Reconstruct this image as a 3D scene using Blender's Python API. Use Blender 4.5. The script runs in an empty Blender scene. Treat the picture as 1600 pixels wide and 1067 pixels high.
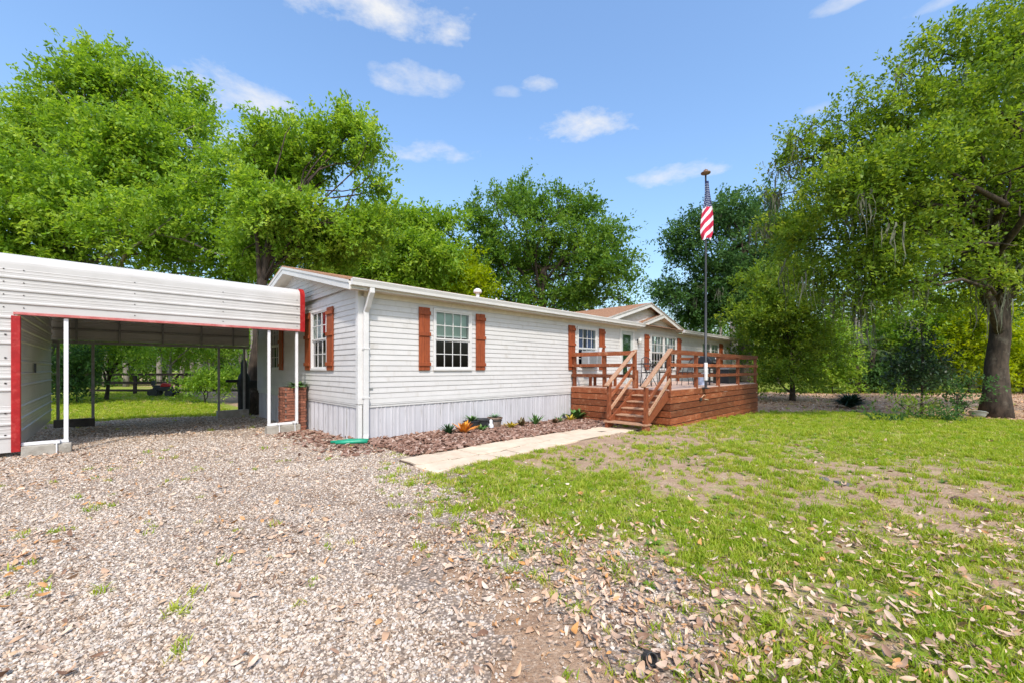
import bpy, bmesh, math, random
import numpy as np
from mathutils import Vector, Matrix, Euler
R = math.radians
random.seed(7)
rng = np.random.default_rng(11)
SC = bpy.context.scene
COL = SC.collection

# ------------------------------------------------------------------ camera
F, H, VX, VY = 639.0, 1.5, 800.0, 576.0        # focal length in photo pixels, eye height, horizon
cam = bpy.data.cameras.new('camera')
cam.sensor_width = 36.0
cam.lens = 36.0 * F / 1600.0
cam.shift_y = (VY - 533.5) / 1600.0
cam.clip_end = 2000.0
cam_o = bpy.data.objects.new('camera', cam)
cam_o.location = (0, 0, H)
cam_o.rotation_euler = (R(90), 0, 0)
COL.objects.link(cam_o)
SC.camera = cam_o

# house frame: x along the facade, y into the house, z up
ANG = math.atan2(639, 650)
HC = (-3.1221, 8.33)
E1 = (math.cos(ANG), math.sin(ANG))
E2 = (-math.sin(ANG), math.cos(ANG))
def W(x, y):
    return (HC[0] + x * E1[0] + y * E2[0], HC[1] + x * E1[1] + y * E2[1])

# ------------------------------------------------------------------ light
SUN_EL = R(50)
SUN_T = R(-34)
sun_dir = Vector((-E2[0] * math.cos(SUN_T) + E1[0] * math.sin(SUN_T), -E2[1] * math.cos(SUN_T) + E1[1] * math.sin(SUN_T), 0)).normalized()
sun_az = math.atan2(sun_dir.x, sun_dir.y)
sv = Vector((sun_dir.x * math.cos(SUN_EL), sun_dir.y * math.cos(SUN_EL), math.sin(SUN_EL)))
sun = bpy.data.lights.new('sun', 'SUN')
sun.energy = 2.0
sun.angle = R(3)
sun.color = (1.0, 0.93, 0.83)
sun_o = bpy.data.objects.new('sun', sun)
sun_o.rotation_euler = sv.to_track_quat('Z', 'Y').to_euler()
sun_o.location = (0, 0, 60)
COL.objects.link(sun_o)

SC.view_settings.view_transform = 'Standard'
SC.view_settings.look = 'None'
SC.view_settings.gamma = 1.0
SC.view_settings.use_curve_mapping = False
SC.view_settings.exposure = 0.92
SKY_STRENGTH = 0.15
CLOUD_STRENGTH = 0.50

world = bpy.data.worlds.new('World')
SC.world = world
world.use_nodes = True
def build_world():
    nt = world.node_tree
    N, L = nt.nodes, nt.links
    N.clear()
    out = N.new('ShaderNodeOutputWorld')
    sky = N.new('ShaderNodeTexSky')
    sky.sky_type = 'NISHITA'
    sky.sun_disc = False
    sky.sun_elevation = SUN_EL
    sky.sun_rotation = sun_az
    sky.air_density = 1.5
    sky.dust_density = 3.0
    sky.ozone_density = 7.5
    bg = N.new('ShaderNodeBackground')
    bg.inputs['Strength'].default_value = SKY_STRENGTH
    L.new(sky.outputs[0], bg.inputs['Color'])
    bc = N.new('ShaderNodeBackground')
    bc.inputs['Color'].default_value = (0.97, 0.98, 1.0, 1)
    bc.inputs['Strength'].default_value = CLOUD_STRENGTH
    tc = N.new('ShaderNodeTexCoord')
    d = tc.outputs['Generated']
    mp = N.new('ShaderNodeMapping')
    mp.inputs['Scale'].default_value = (5, 5, 11)
    L.new(d, mp.inputs['Vector'])
    nz = N.new('ShaderNodeTexNoise')
    nz.inputs['Scale'].default_value = 2.3
    nz.inputs['Detail'].default_value = 7
    nz.inputs['Roughness'].default_value = 0.62
    L.new(mp.outputs[0], nz.inputs['Vector'])
    def math_(op, a, b=None, clamp=False):
        m = N.new('ShaderNodeMath'); m.operation = op; m.use_clamp = clamp
        for i, v in enumerate((a, b)):
            if v is None: continue
            if isinstance(v, (int, float)): m.inputs[i].default_value = v
            else: L.new(v, m.inputs[i])
        return m.outputs[0]
    nzs = math_('MULTIPLY', math_('SUBTRACT', nz.outputs[0], 0.5), 3.3)
    clouds = [(590, 20, 200, 44, .95), (365, 150, 95, 40, .85), (640, 127, 85, 30, .7), (848, 134, 34, 14, .7), (790, 146, 26, 10, .4),
              (910, 200, 88, 30, .95), (665, 240, 90, 22, .75), (1060, 273, 95, 22, .75), (1278, 170, 24, 11, .4), (1320, 4, 60, 16, .6),
              (1480, 0, 70, 12, .5), (340, 215, 90, 26, .3), (630, 336, 60, 14, .4)]
    dirs = [(Vector(((u - VX) / F, 1, (VY - v) / F)), w / F, h / F, al) for u, v, w, h, al in clouds]
    rr = random.Random(5)
    for k in range(16):                                   # the sky goes on the same way round the rest of the horizon
        az = R(65 + k * 14.5 + rr.uniform(-4, 4)); el = R(rr.uniform(14, 62))
        dirs.append((Vector((math.sin(az) * math.cos(el), math.cos(az) * math.cos(el), math.sin(el))), rr.uniform(.07, .22), rr.uniform(.03, .06), rr.uniform(.4, .9)))
    acc = None
    for c, w, h, al in dirs:
        s = c.length; c = c / s; w /= s; h /= s
        r = c.cross(Vector((0, 0, 1))).normalized(); u = r.cross(c)
        def dot(v):
            m = N.new('ShaderNodeVectorMath'); m.operation = 'DOT_PRODUCT'
            L.new(d, m.inputs[0]); m.inputs[1].default_value = v
            return m.outputs['Value']
        a = math_('POWER', math_('ABSOLUTE', math_('MULTIPLY', dot(r), 1 / w)), 2.0)
        ub = math_('MULTIPLY', dot(u), 1 / h)
        b = math_('POWER', math_('MAXIMUM', math_('MULTIPLY', ub, -1.35), ub), 2.0)
        q = math_('SUBTRACT', 0.75, math_('ADD', a, b))
        front = math_('GREATER_THAN', dot(c), 0.3)
        q = math_('MULTIPLY', math_('ADD', q, nzs), 0.85, clamp=True)
        q = math_('MULTIPLY', math_('MULTIPLY', q, al), front)
        acc = q if acc is None else math_('MAXIMUM', acc, q)
    mix = N.new('ShaderNodeMixShader')
    L.new(acc, mix.inputs[0]); L.new(bg.outputs[0], mix.inputs[1]); L.new(bc.outputs[0], mix.inputs[2])
    L.new(mix.outputs[0], out.inputs[0])
build_world()
SC.cycles.max_bounces = 8
SC.cycles.transparent_max_bounces = 12

# ------------------------------------------------------------------ helpers
def col4(c): return (c[0], c[1], c[2], 1.0)

def M(name, c1, c2=None, scale=4.0, rough=0.6, bump=0.0, bscale=40.0, stretch=(1, 1, 1), spec=0.3, metal=0.0, ov=0.0, dirt=None, dscale=3.0,
      dstretch=(1, 1, 1), dlo=0.55, dhi=0.75, lo=0.35, hi=0.65, bstretch=None):
    """Procedural material in object space: two colours mixed by noise, optional dirt, bump and variation from object to object."""
    m = bpy.data.materials.new(name); m.use_nodes = True
    nt = m.node_tree; N, L = nt.nodes, nt.links
    b = N['Principled BSDF']
    b.inputs['Roughness'].default_value = rough
    b.inputs['Metallic'].default_value = metal
    b.inputs['Specular IOR Level'].default_value = spec
    tc = N.new('ShaderNodeTexCoord'); oi = N.new('ShaderNodeObjectInfo')
    off = N.new('ShaderNodeVectorMath'); off.operation = 'MULTIPLY_ADD'
    cmb = N.new('ShaderNodeCombineXYZ')
    for i in range(3): L.new(oi.outputs['Random'], cmb.inputs[i])
    L.new(cmb.outputs[0], off.inputs[0]); off.inputs[1].default_value = (17, 31, 23); L.new(tc.outputs['Object'], off.inputs[2])
    def noise(sc, st, det=5, ro=.6):
        mp = N.new('ShaderNodeMapping'); mp.inputs['Scale'].default_value = st
        L.new(off.outputs[0], mp.inputs[0])
        n = N.new('ShaderNodeTexNoise'); n.inputs['Scale'].default_value = sc; n.inputs['Detail'].default_value = det; n.inputs['Roughness'].default_value = ro
        L.new(mp.outputs[0], n.inputs['Vector'])
        return n.outputs[0]
    def ramp(fac, lo, hi):
        r = N.new('ShaderNodeMapRange'); r.inputs[1].default_value = lo; r.inputs[2].default_value = hi
        L.new(fac, r.inputs[0]); return r.outputs[0]
    def mixc(fac, a, bb):
        x = N.new('ShaderNodeMix'); x.data_type = 'RGBA'
        L.new(fac, x.inputs[0])
        for s, v in ((6, a), (7, bb)):
            if isinstance(v, tuple): x.inputs[s].default_value = col4(v)
            else: L.new(v, x.inputs[s])
        return x.outputs[2]
    c = mixc(ramp(noise(scale, stretch), lo, hi), tuple(c1), tuple(c2 if c2 else c1))
    if dirt:
        c = mixc(ramp(noise(dscale, dstretch, 6, .65), dlo, dhi), c, tuple(dirt))
    if ov:
        hv = N.new('ShaderNodeHueSaturation')
        mr = N.new('ShaderNodeMapRange'); mr.inputs[3].default_value = 1 - ov; mr.inputs[4].default_value = 1 + ov
        L.new(oi.outputs['Random'], mr.inputs[0]); L.new(mr.outputs[0], hv.inputs['Value']); L.new(c, hv.inputs['Color'])
        c = hv.outputs[0]
    L.new(c, b.inputs['Base Color'])
    if bump:
        bp = N.new('ShaderNodeBump'); bp.inputs['Strength'].default_value = bump; bp.inputs['Distance'].default_value = .02
        L.new(noise(bscale, bstretch or stretch, 6, .65), bp.inputs['Height']); L.new(bp.outputs[0], b.inputs['Normal'])
    return m

def leaf_mat(name, dark, mid, light, trans=0.4, rough=0.5, attr=True, tcol=None, spec=.25):
    m = bpy.data.materials.new(name); m.use_nodes = True
    nt = m.node_tree; N, L = nt.nodes, nt.links
    out = N['Material Output']; b = N['Principled BSDF']
    b.inputs['Roughness'].default_value = rough; b.inputs['Specular IOR Level'].default_value = spec
    if attr:
        a = N.new('ShaderNodeAttribute'); a.attribute_name = 'rnd'; f = a.outputs['Fac']
    else:
        a = N.new('ShaderNodeObjectInfo'); f = a.outputs['Random']
    r = N.new('ShaderNodeValToRGB')
    r.color_ramp.elements[0].color = col4(dark); r.color_ramp.elements[1].color = col4(light)
    e = r.color_ramp.elements.new(0.5); e.color = col4(mid)
    L.new(f, r.inputs[0]); L.new(r.outputs[0], b.inputs['Base Color'])
    t = N.new('ShaderNodeBsdfTranslucent')
    hs = N.new('ShaderNodeHueSaturation'); hs.inputs['Value'].default_value = 1.7; hs.inputs['Hue'].default_value = .485; hs.inputs['Saturation'].default_value = 1.08
    L.new(r.outputs[0], hs.inputs['Color']); L.new(hs.outputs[0], t.inputs['Color'])
    mx = N.new('ShaderNodeMixShader'); mx.inputs[0].default_value = trans
    L.new(b.outputs[0], mx.inputs[1]); L.new(t.outputs[0], mx.inputs[2]); L.new(mx.outputs[0], out.inputs[0])
    return m

def ramp_mat(name, cols, rough=.8, bump=0, bscale=60, spec=.2, trans=0.0):
    """colour picked per instance from a ramp"""
    m = bpy.data.materials.new(name); m.use_nodes = True
    nt = m.node_tree; N, L = nt.nodes, nt.links
    b = N['Principled BSDF']; b.inputs['Roughness'].default_value = rough; b.inputs['Specular IOR Level'].default_value = spec
    oi = N.new('ShaderNodeObjectInfo'); r = N.new('ShaderNodeValToRGB')
    els = r.color_ramp.elements
    n = len(cols)
    els[0].position = 0; els[0].color = col4(cols[0]); els[1].position = 1; els[1].color = col4(cols[-1])
    for i in range(1, n - 1):
        e = els.new(i / (n - 1)); e.color = col4(cols[i])
    L.new(oi.outputs['Random'], r.inputs[0])
    tc = N.new('ShaderNodeTexCoord'); nz = N.new('ShaderNodeTexNoise'); nz.inputs['Scale'].default_value = bscale; nz.inputs['Detail'].default_value = 4
    L.new(tc.outputs['Object'], nz.inputs['Vector'])
    mr = N.new('ShaderNodeMapRange'); mr.inputs[3].default_value = .72; mr.inputs[4].default_value = 1.22
    L.new(nz.outputs[0], mr.inputs[0])
    hv = N.new('ShaderNodeHueSaturation'); L.new(mr.outputs[0], hv.inputs['Value']); L.new(r.outputs[0], hv.inputs['Color'])
    L.new(hv.outputs[0], b.inputs['Base Color'])
    if bump:
        bp = N.new('ShaderNodeBump'); bp.inputs['Strength'].default_value = bump; bp.inputs['Distance'].default_value = .004
        L.new(nz.outputs[0], bp.inputs['Height']); L.new(bp.outputs[0], b.inputs['Normal'])
    return m

def glass_mat(name, tint, fac_spec=.09):
    m = bpy.data.materials.new(name); m.use_nodes = True
    nt = m.node_tree; N, L = nt.nodes, nt.links
    out = N['Material Output']; N.remove(N['Principled BSDF'])
    t = N.new('ShaderNodeBsdfTransparent'); t.inputs[0].default_value = col4(tint)
    g = N.new('ShaderNodeBsdfGlossy'); g.inputs['Roughness'].default_value = .03
    lw = N.new('ShaderNodeLayerWeight'); lw.inputs[0].default_value = .22
    mr = N.new('ShaderNodeMapRange'); mr.inputs[3].default_value = fac_spec; mr.inputs[4].default_value = .42
    L.new(lw.outputs['Fresnel'], mr.inputs[0])
    mx = N.new('ShaderNodeMixShader'); L.new(mr.outputs[0], mx.inputs[0]); L.new(t.outputs[0], mx.inputs[1]); L.new(g.outputs[0], mx.inputs[2])
    L.new(mx.outputs[0], out.inputs[0])
    return m

class MB:
    """collects shapes; build() links them as ONE mesh object"""
    def __init__(s): s.v = []; s.f = []
    def quad(s, a, b, c, d):
        n = len(s.v); s.v += [a, b, c, d]; s.f.append((n, n + 1, n + 2, n + 3)); return s
    def tri(s, a, b, c):
        n = len(s.v); s.v += [a, b, c]; s.f.append((n, n + 1, n + 2)); return s
    def box(s, x0, y0, z0, x1, y1, z1):
        x0, x1 = min(x0, x1), max(x0, x1); y0, y1 = min(y0, y1), max(y0, y1); z0, z1 = min(z0, z1), max(z0, z1)
        n = len(s.v)
        s.v += [(x0, y0, z0), (x1, y0, z0), (x1, y1, z0), (x0, y1, z0), (x0, y0, z1), (x1, y0, z1), (x1, y1, z1), (x0, y1, z1)]
        s.f += [tuple(n + i for i in q) for q in ((0, 3, 2, 1), (4, 5, 6, 7), (0, 1, 5, 4), (1, 2, 6, 5), (2, 3, 7, 6), (3, 0, 4, 7))]
        return s
    def beam(s, a, b, w, h, up=(0, 0, 1)):
        """box with section w x h along a-b"""
        a, b = Vector(a), Vector(b); t = (b - a).normalized(); up = Vector(up)
        side = t.cross(up).normalized(); u = side.cross(t)
        n = len(s.v)
        for p in (a, b):
            for i, j in ((-1, -1), (1, -1), (1, 1), (-1, 1)):
                s.v.append(tuple(p + side * (i * w / 2) + u * (j * h / 2)))
        s.f += [tuple(n + i for i in q) for q in ((0, 1, 2, 3), (7, 6, 5, 4), (0, 4, 5, 1), (1, 5, 6, 2), (2, 6, 7, 3), (3, 7, 4, 0))]
        return s
    def tube(s, pts, rad, k=8, cap=True):
        pts = [Vector(p) for p in pts]
        if not hasattr(rad, '__len__'): rad = [rad] * len(pts)
        n0 = len(s.v); ref = None
        for i, p in enumerate(pts):
            t = (pts[min(i + 1, len(pts) - 1)] - pts[max(i - 1, 0)]).normalized()
            if ref is None:
                ref = t.orthogonal().normalized()
            ref = (ref - t * ref.dot(t)).normalized(); o = t.cross(ref)
            for j in range(k):
                a = 2 * math.pi * j / k
                s.v.append(tuple(p + (ref * math.cos(a) + o * math.sin(a)) * rad[i]))
        for i in range(len(pts) - 1):
            for j in range(k):
                a, b = n0 + i * k + j, n0 + i * k + (j + 1) % k
                s.f.append((a, b, b + k, a + k))
        if cap:
            s.f.append(tuple(n0 + j for j in reversed(range(k)))); s.f.append(tuple(n0 + (len(pts) - 1) * k + j for j in range(k)))
        return s
    def lathe(s, prof, c=(0, 0, 0), k=16):
        n0 = len(s.v)
        for r, z in prof:
            for j in range(k):
                a = 2 * math.pi * j / k
                s.v.append((c[0] + r * math.cos(a), c[1] + r * math.sin(a), c[2] + z))
        for i in range(len(prof) - 1):
            for j in range(k):
                a, b = n0 + i * k + j, n0 + i * k + (j + 1) % k
                s.f.append((a, b, b + k, a + k))
        s.f.append(tuple(n0 + j for j in reversed(range(k)))); s.f.append(tuple(n0 + (len(prof) - 1) * k + j for j in range(k)))
        return s
    def prism(s, prof, f0, f1):
        """extrude closed profile [(a,b)] between maps f0 and f1: (a,b)->xyz"""
        n = len(s.v); k = len(prof)
        s.v += [f0(*p) for p in prof] + [f1(*p) for p in prof]
        for i in range(k):
            j = (i + 1) % k; s.f.append((n + i, n + j, n + k + j, n + k + i))
        s.f.append(tuple(n + i for i in reversed(range(k)))); s.f.append(tuple(n + k + i for i in range(k)))
        return s
    def strip(s, prof, f0, f1):
        """open profile extruded (a sheet)"""
        n = len(s.v); k = len(prof)
        s.v += [f0(*p) for p in prof] + [f1(*p) for p in prof]
        for i in range(k - 1): s.f.append((n + i, n + i + 1, n + k + i + 1, n + k + i))
        return s
    def map(s, fn):
        s.v = [fn(*p) for p in s.v]; return s
    def build(s, name, mat, parent=None, smooth=False, bevel=0.0, fix=True):
        me = bpy.data.meshes.new(name)
        me.from_pydata([tuple(p) for p in s.v], [], s.f)
        if fix:
            bm = bmesh.new(); bm.from_mesh(me); bmesh.ops.recalc_face_normals(bm, faces=bm.faces); bm.to_mesh(me); bm.free()
        if smooth: me.polygons.foreach_set('use_smooth', [True] * len(me.polygons))
        if isinstance(mat, (list, tuple)):
            for q in mat: me.materials.append(q)
        else: me.materials.append(mat)
        o = bpy.data.objects.new(name, me); COL.objects.link(o)
        if parent is not None: o.parent = parent
        if bevel:
            bv = o.modifiers.new('bevel', 'BEVEL'); bv.width = bevel; bv.segments = 2; bv.limit_method = 'ANGLE'; bv.angle_limit = R(50)
        return o

def tag(o, label=None, cat=None, group=None, kind=None):
    if label: o['label'] = label
    if cat: o['category'] = cat
    if group: o['group'] = group
    if kind: o['kind'] = kind
    return o

def empty(name, loc=(0, 0, 0), rz=0.0, label=None, cat=None, group=None):
    o = bpy.data.objects.new(name, None); COL.objects.link(o)
    o.location = loc; o.rotation_euler = (0, 0, rz); o.empty_display_size = .2
    return tag(o, label, cat, group)

def copy_tree(o, parent=None):
    c = o.copy(); COL.objects.link(c); c.parent = parent
    for ch in list(o.children): copy_tree(ch, c)
    return c

def place(o, name, parent, loc=(0, 0, 0), rot=(0, 0, 0), scale=(1, 1, 1)):
    """a further piece that shares its mesh"""
    c = o.copy(); c.name = name; COL.objects.link(c); c.parent = parent; c.location = loc; c.rotation_euler = rot; c.scale = scale
    return c

def np_mesh(name, verts, faces, mat, parent=None, attrs=None, smooth=False):
    """verts (N,3), faces (K,m) all with m corners"""
    me = bpy.data.meshes.new(name)
    nv, nf, k = len(verts), len(faces), faces.shape[1]
    me.vertices.add(nv); me.vertices.foreach_set('co', verts.astype(np.float32).ravel())
    me.loops.add(nf * k); me.loops.foreach_set('vertex_index', faces.astype(np.int32).ravel())
    me.polygons.add(nf)
    me.polygons.foreach_set('loop_start', np.arange(0, nf * k, k, dtype=np.int32))
    me.polygons.foreach_set('loop_total', np.full(nf, k, dtype=np.int32))
    if smooth: me.polygons.foreach_set('use_smooth', np.ones(nf, dtype=bool))
    me.update(calc_edges=True)
    for an, av in (attrs or {}).items():
        at = me.attributes.new(an, 'FLOAT', 'POINT'); at.data.foreach_set('value', av.astype(np.float32))
    me.materials.append(mat)
    o = bpy.data.objects.new(name, me); COL.objects.link(o)
    if parent is not None: o.parent = parent
    return o

# value noise for placing things on the ground
_T = rng.random((512, 512))
def vnoise(x, y, s):
    x = np.asarray(x) * s + 100.3; y = np.asarray(y) * s + 77.7
    xi = np.floor(x).astype(int); yi = np.floor(y).astype(int); fx = x - xi; fy = y - yi
    fx = fx * fx * (3 - 2 * fx); fy = fy * fy * (3 - 2 * fy)
    g = lambda a, b: _T[a % 512, b % 512]
    return (g(xi, yi) * (1 - fx) + g(xi + 1, yi) * fx) * (1 - fy) + (g(xi, yi + 1) * (1 - fx) + g(xi + 1, yi + 1) * fx) * fy
def fbm(x, y, s, o=4):
    t = 0; a = .5; n = 0
    for i in range(o):
        t = t + a * vnoise(np.asarray(x) + 13.1 * i, np.asarray(y) - 7.7 * i, s * 2 ** i); n += a; a *= .55
    return t / n
def sst(a, b, x):
    t = np.clip((np.asarray(x, dtype=float) - a) / (b - a), 0, 1); return t * t * (3 - 2 * t)
def gz(x, y):
    x = np.asarray(x, dtype=float); y = np.asarray(y, dtype=float)
    return -.12 * sst(8.5, 13, y) - .13 * sst(13, 17, y) + (fbm(x, y, .9, 3) - .5) * .05 * sst(1, 4, y)
def gz1(x, y): return float(gz(x, y))
def gpt(u, v):
    z = 0.0
    for i in range(4):
        Y = F * (H - z) / (v - VY); X = (u - VX) / F * Y; z = gz1(X, Y)
    return (X, Y, z)
def P(u, v, Y): return ((u - VX) / F * Y, Y, H + (VY - v) / F * Y)

# ------------------------------------------------------------------ what lies where on the ground
CTRL = [  # u, v, grass, leaves, gravel   (the rest is bare sandy soil)
    (100, 800, .0, .14, 1), (0, 720, 0, .45, 1), (60, 740, 0, .3, 1), (300, 900, 0, .10, 1), (330, 790, 0, .26, 1), (300, 710, 0, .1, 1), (480, 700, 0, .12, 1), (560, 720, .04, .1, 1),
    (20, 860, .12, .25, 1), (60, 950, 0, .16, 1), (150, 1040, 0, .12, 1), (450, 1040, 0, .1, 1), (480, 850, 0, .2, .97), (620, 760, .03, .12, .95), (560, 950, 0, .12, .85),
    (650, 840, .0, .16, .6), (700, 900, 0, .1, .42), (600, 1030, 0, .12, .72), (480, 770, 0, .1, .8), (790, 990, 0, .06, .35), (850, 1060, 0, .12, .3), (660, 1010, .03, .14, .8),
    (640, 730, .15, .12, .9), (700, 770, .25, .3, .8), (740, 830, .12, .75, .55), (800, 880, .12, .85, .5), (880, 960, .12, .9, .5), (1000, 1010, .14, .95, .5), (950, 880, .35, .55, .75), (850, 830, .4, .4, .7),
    (1050, 950, .3, .8, .5), (1100, 1050, .2, 1, .45), (1010, 900, .3, .5, .7),
    (740, 745, .95, .08, .1), (800, 775, 1, .06, .1), (900, 790, .95, .1, .05), (860, 750, .9, .05, 0), (1000, 830, .9, .14, 0), (950, 740, .6, .05, 0), (1100, 880, .75, .35, .05), (1060, 850, .85, .2, 0),
    (860, 715, .15, .05, 0), (960, 700, .15, .04, 0), (1040, 700, .3, .04, 0), (1000, 720, .35, .04, 0), (1080, 680, .65, .02, 0), (1000, 680, .1, .02, 0), (1100, 740, .45, .05, 0), (1150, 690, .7, .03, 0), (1150, 780, .55, .1, 0),
    (1250, 690, .72, .05, 0), (1400, 690, .8, .04, 0), (1550, 680, 1, .02, 0), (1300, 660, .9, .02, 0), (1250, 740, .45, .08, 0), (1280, 760, .4, .1, 0), (1200, 820, .6, .2, 0), (1350, 790, .55, .18, 0),
    (1450, 740, .5, .08, 0), (1500, 800, .18, .18, 0), (1430, 790, .3, .2, 0), (1580, 740, .7, .1, 0), (1590, 820, .3, .22, 0), (1400, 860, .68, .4, 0), (1250, 880, .78, .35, 0), (1550, 880, .62, .5, 0),
    (1200, 960, .72, .6, .05), (1330, 960, .8, .5, 0), (1500, 980, .88, .45, 0), (1250, 1030, .5, .9, .1), (1400, 1050, .72, .65, 0), (1560, 1050, .85, .5, 0), (1180, 1060, .35, 1, .2), (1420, 1000, .8, .6, 0), (1090, 940, .3, .55, .8), (1060, 1000, .2, .7, .9)]
_c = np.array(CTRL)
_cu = _c[:, 0] / 70.0; _cv = np.log(_c[:, 1] - 576) / .16
def cover(x, y):
    x = np.asarray(x, dtype=float); y = np.asarray(y, dtype=float)
    yy = np.maximum(y, 1.2)
    u = np.clip(x / yy * F + VX, -200, 1800) / 70.0; v = np.log(np.clip(F * H / yy, 55, 560)) / .16
    shp = x.shape; u = u.ravel(); v = v.ravel()
    res = np.zeros((u.size, 3))
    for i in range(0, u.size, 20000):
        d2 = (u[i:i + 20000, None] - _cu) ** 2 + (v[i:i + 20000, None] - _cv) ** 2
        w = np.exp(-d2 * .55) + 1e-5 / (1 + d2) ** 2
        res[i:i + 20000] = (w @ _c[:, 2:5]) / w.sum(1)[:, None]
    g, l, gr = (res[:, k].reshape(shp).copy() for k in range(3))
    hx = (x - HC[0]) * E1[0] + (y - HC[1]) * E1[1]; hy = (x - HC[0]) * E2[0] + (y - HC[1]) * E2[1]
    # carport floor and the strip of gravel behind it; lawn behind that
    cp = (hx < .6) & (hy > 3.2)
    back = sst(9.1, 10.2, hy + (fbm(x, y, .8) - .5) * 1.2)
    g = np.where(cp, back * .95, g); gr = np.where(cp, 1 - back, gr); l = np.where(cp, .18 * (1 - back), l)
    # far lawn on the right with the mulch strip under the oaks
    far = sst(12.5, 14.5, y) * (hx > 6)
    g = g * (1 - far) + far * .95; gr = gr * (1 - far); l = l * (1 - far) + .03 * far
    mul = mulch_strip(x, y)
    g = g * (1 - mul * .93); l = np.maximum(l * (1 - mul), mul * .8)
    return g, l, gr, hx, hy
def mulch_strip(x, y):
    n = (fbm(x, y, .35) - .5) * 3.0
    edge = 13.9 + (x - 9) * -.02 + np.where(x > 14.5, -1.3 * sst(14.0, 16, x), 0)
    edge = np.where(x < 14.0, 16.4 + n * 0, edge)
    return sst(0, .8, y + n * .4 - edge) * (1 - sst(29, 32, y + n)) * sst(8.4, 9.6, x + n * .3) * (y > 10)

# ------------------------------------------------------------------ materials
WHITE = M('white_vinyl', (.575, .555, .53), (.53, .51, .485), scale=1.3, rough=.45, dirt=(.42, .385, .335), dscale=2.0, dstretch=(3, 3, .6), dlo=.54, dhi=.86, ov=.015)
TRIMW = M('white_trim', (.63, .61, .585), (.57, .555, .53), scale=3, rough=.4, dirt=(.58, .55, .5), dscale=6, dlo=.62, dhi=.85)
SKIRT = M('white_skirting', (.51, .495, .505), (.46, .445, .455), scale=2, rough=.42, dirt=(.27, .26, .24), dscale=1.0, dstretch=(22, 22, 1.3), dlo=.585, dhi=.70, ov=.03)
SOFFIT = M('cream_soffit', (.66, .60, .51), (.58, .52, .43), scale=6, rough=.6, dirt=(.3, .25, .2), dscale=5, dlo=.63, dhi=.8)
GUTTER = M('gutter_white', (.68, .665, .64), (.62, .605, .58), scale=2, rough=.35, dirt=(.5, .47, .42), dscale=5, dstretch=(1, 1, 3), dlo=.6, dhi=.85)
ROOFM = M('brown_shingle', (.44, .25, .15), (.30, .165, .10), scale=22, rough=.95, bump=.6, bscale=90, dirt=(.46, .27, .17), dscale=7)
SHUT = M('cedar_stain', (.31, .072, .022), (.20, .045, .016), scale=3, stretch=(14, 14, 1.2), rough=.55, bump=.25, bscale=30, ov=.08)
DECKW = M('deck_stain', (.275, .078, .027), (.15, .041, .016), scale=3.2, stretch=(2, 12, 12), rough=.62, bump=.35, bscale=14, ov=.36, dirt=(.36, .17, .09), dscale=2.0, dstretch=(1.5, 4, 4), dlo=.52, dhi=.72)
DECKP = M('deck_post_stain', (.265, .075, .026), (.15, .041, .016), scale=3.2, stretch=(12, 12, 2), rough=.62, bump=.35, bscale=14, ov=.12, dirt=(.38, .19, .11), dscale=3, dlo=.58, dhi=.75)
WORN = M('worn_deck_board', (.47, .30, .19), (.36, .17, .09), scale=4, stretch=(2, 9, 9), rough=.75, bump=.35, bscale=14, ov=.12, dirt=(.30, .12, .06), dscale=4, dlo=.58, dhi=.75)
FLOORB = M('deck_floor_board', (.55, .41, .33), (.46, .30, .22), scale=4, stretch=(1, 9, 9), rough=.75, bump=.3, bscale=14, ov=.1)
METALW = M('carport_white_steel', (.545, .52, .49), (.49, .465, .435), scale=1.5, rough=.38, dirt=(.42, .39, .36), dscale=2.5, dstretch=(.6, .6, 5), dlo=.54, dhi=.8, ov=.02)
POSTW = M('white_painted_tube', (.72, .70, .69), (.66, .64, .63), scale=5, rough=.35, dirt=(.5, .47, .43), dscale=7, dlo=.62, dhi=.8)
REDT = M('red_trim', (.38, .014, .015), (.28, .010, .011), scale=9, rough=.4, dirt=(.46, .06, .05), dscale=12, dlo=.5, dhi=.75)
REDF = M('faded_sheen_trim', (.50, .16, .14), (.42, .09, .085), scale=6, rough=.3, dirt=(.66, .30, .28), dscale=7, dlo=.5, dhi=.75, dstretch=(1, 1, 4))  # faded red with a reflective pink sheen put into the colour
GREYST = M('steel_and_shade_grey', (.30, .29, .28), (.22, .21, .20), scale=8, rough=.5, metal=.3)  # steel grey; on the carport's back frame it paints in shade
CONC = M('concrete_block', (.40, .365, .31), (.29, .26, .215), scale=7, rough=.92, bump=.5, bscale=45, dirt=(.2, .17, .13), dscale=4)
SHADE_DARK = M('painted_shade', (.035, .032, .03), (.025, .023, .02), rough=.8)  # near-black colour stands for shade indoors and behind the deck boards
BLIND = M('pale_green_blind', (.50, .60, .53), (.44, .54, .48), scale=3, rough=.6)
CURT = M('pale_curtain', (.55, .56, .60), (.30, .32, .38), scale=4, stretch=(9, 9, .3), rough=.8)
BLUEC = M('navy_curtain', (.06, .10, .26), (.03, .05, .13), scale=4, stretch=(9, 9, .3), rough=.8)
GLASS = glass_mat('window_glass', (.85, .92, .90), .07)
SCREEN = glass_mat('screened_glass', (.22, .22, .235), .04)
BLACKM = M('black_metal', (.018, .018, .02), (.03, .03, .032), rough=.4, spec=.5)
BLACKP = M('black_plastic', (.022, .023, .026), (.035, .035, .037), scale=8, rough=.5, spec=.4)
BARK = M('oak_bark', (.085, .062, .046), (.032, .024, .018), scale=9, stretch=(1, 1, .35), rough=.95, bump=1.0, bscale=16, dirt=(.15, .13, .10), dscale=3, dlo=.58, dhi=.75)
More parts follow.
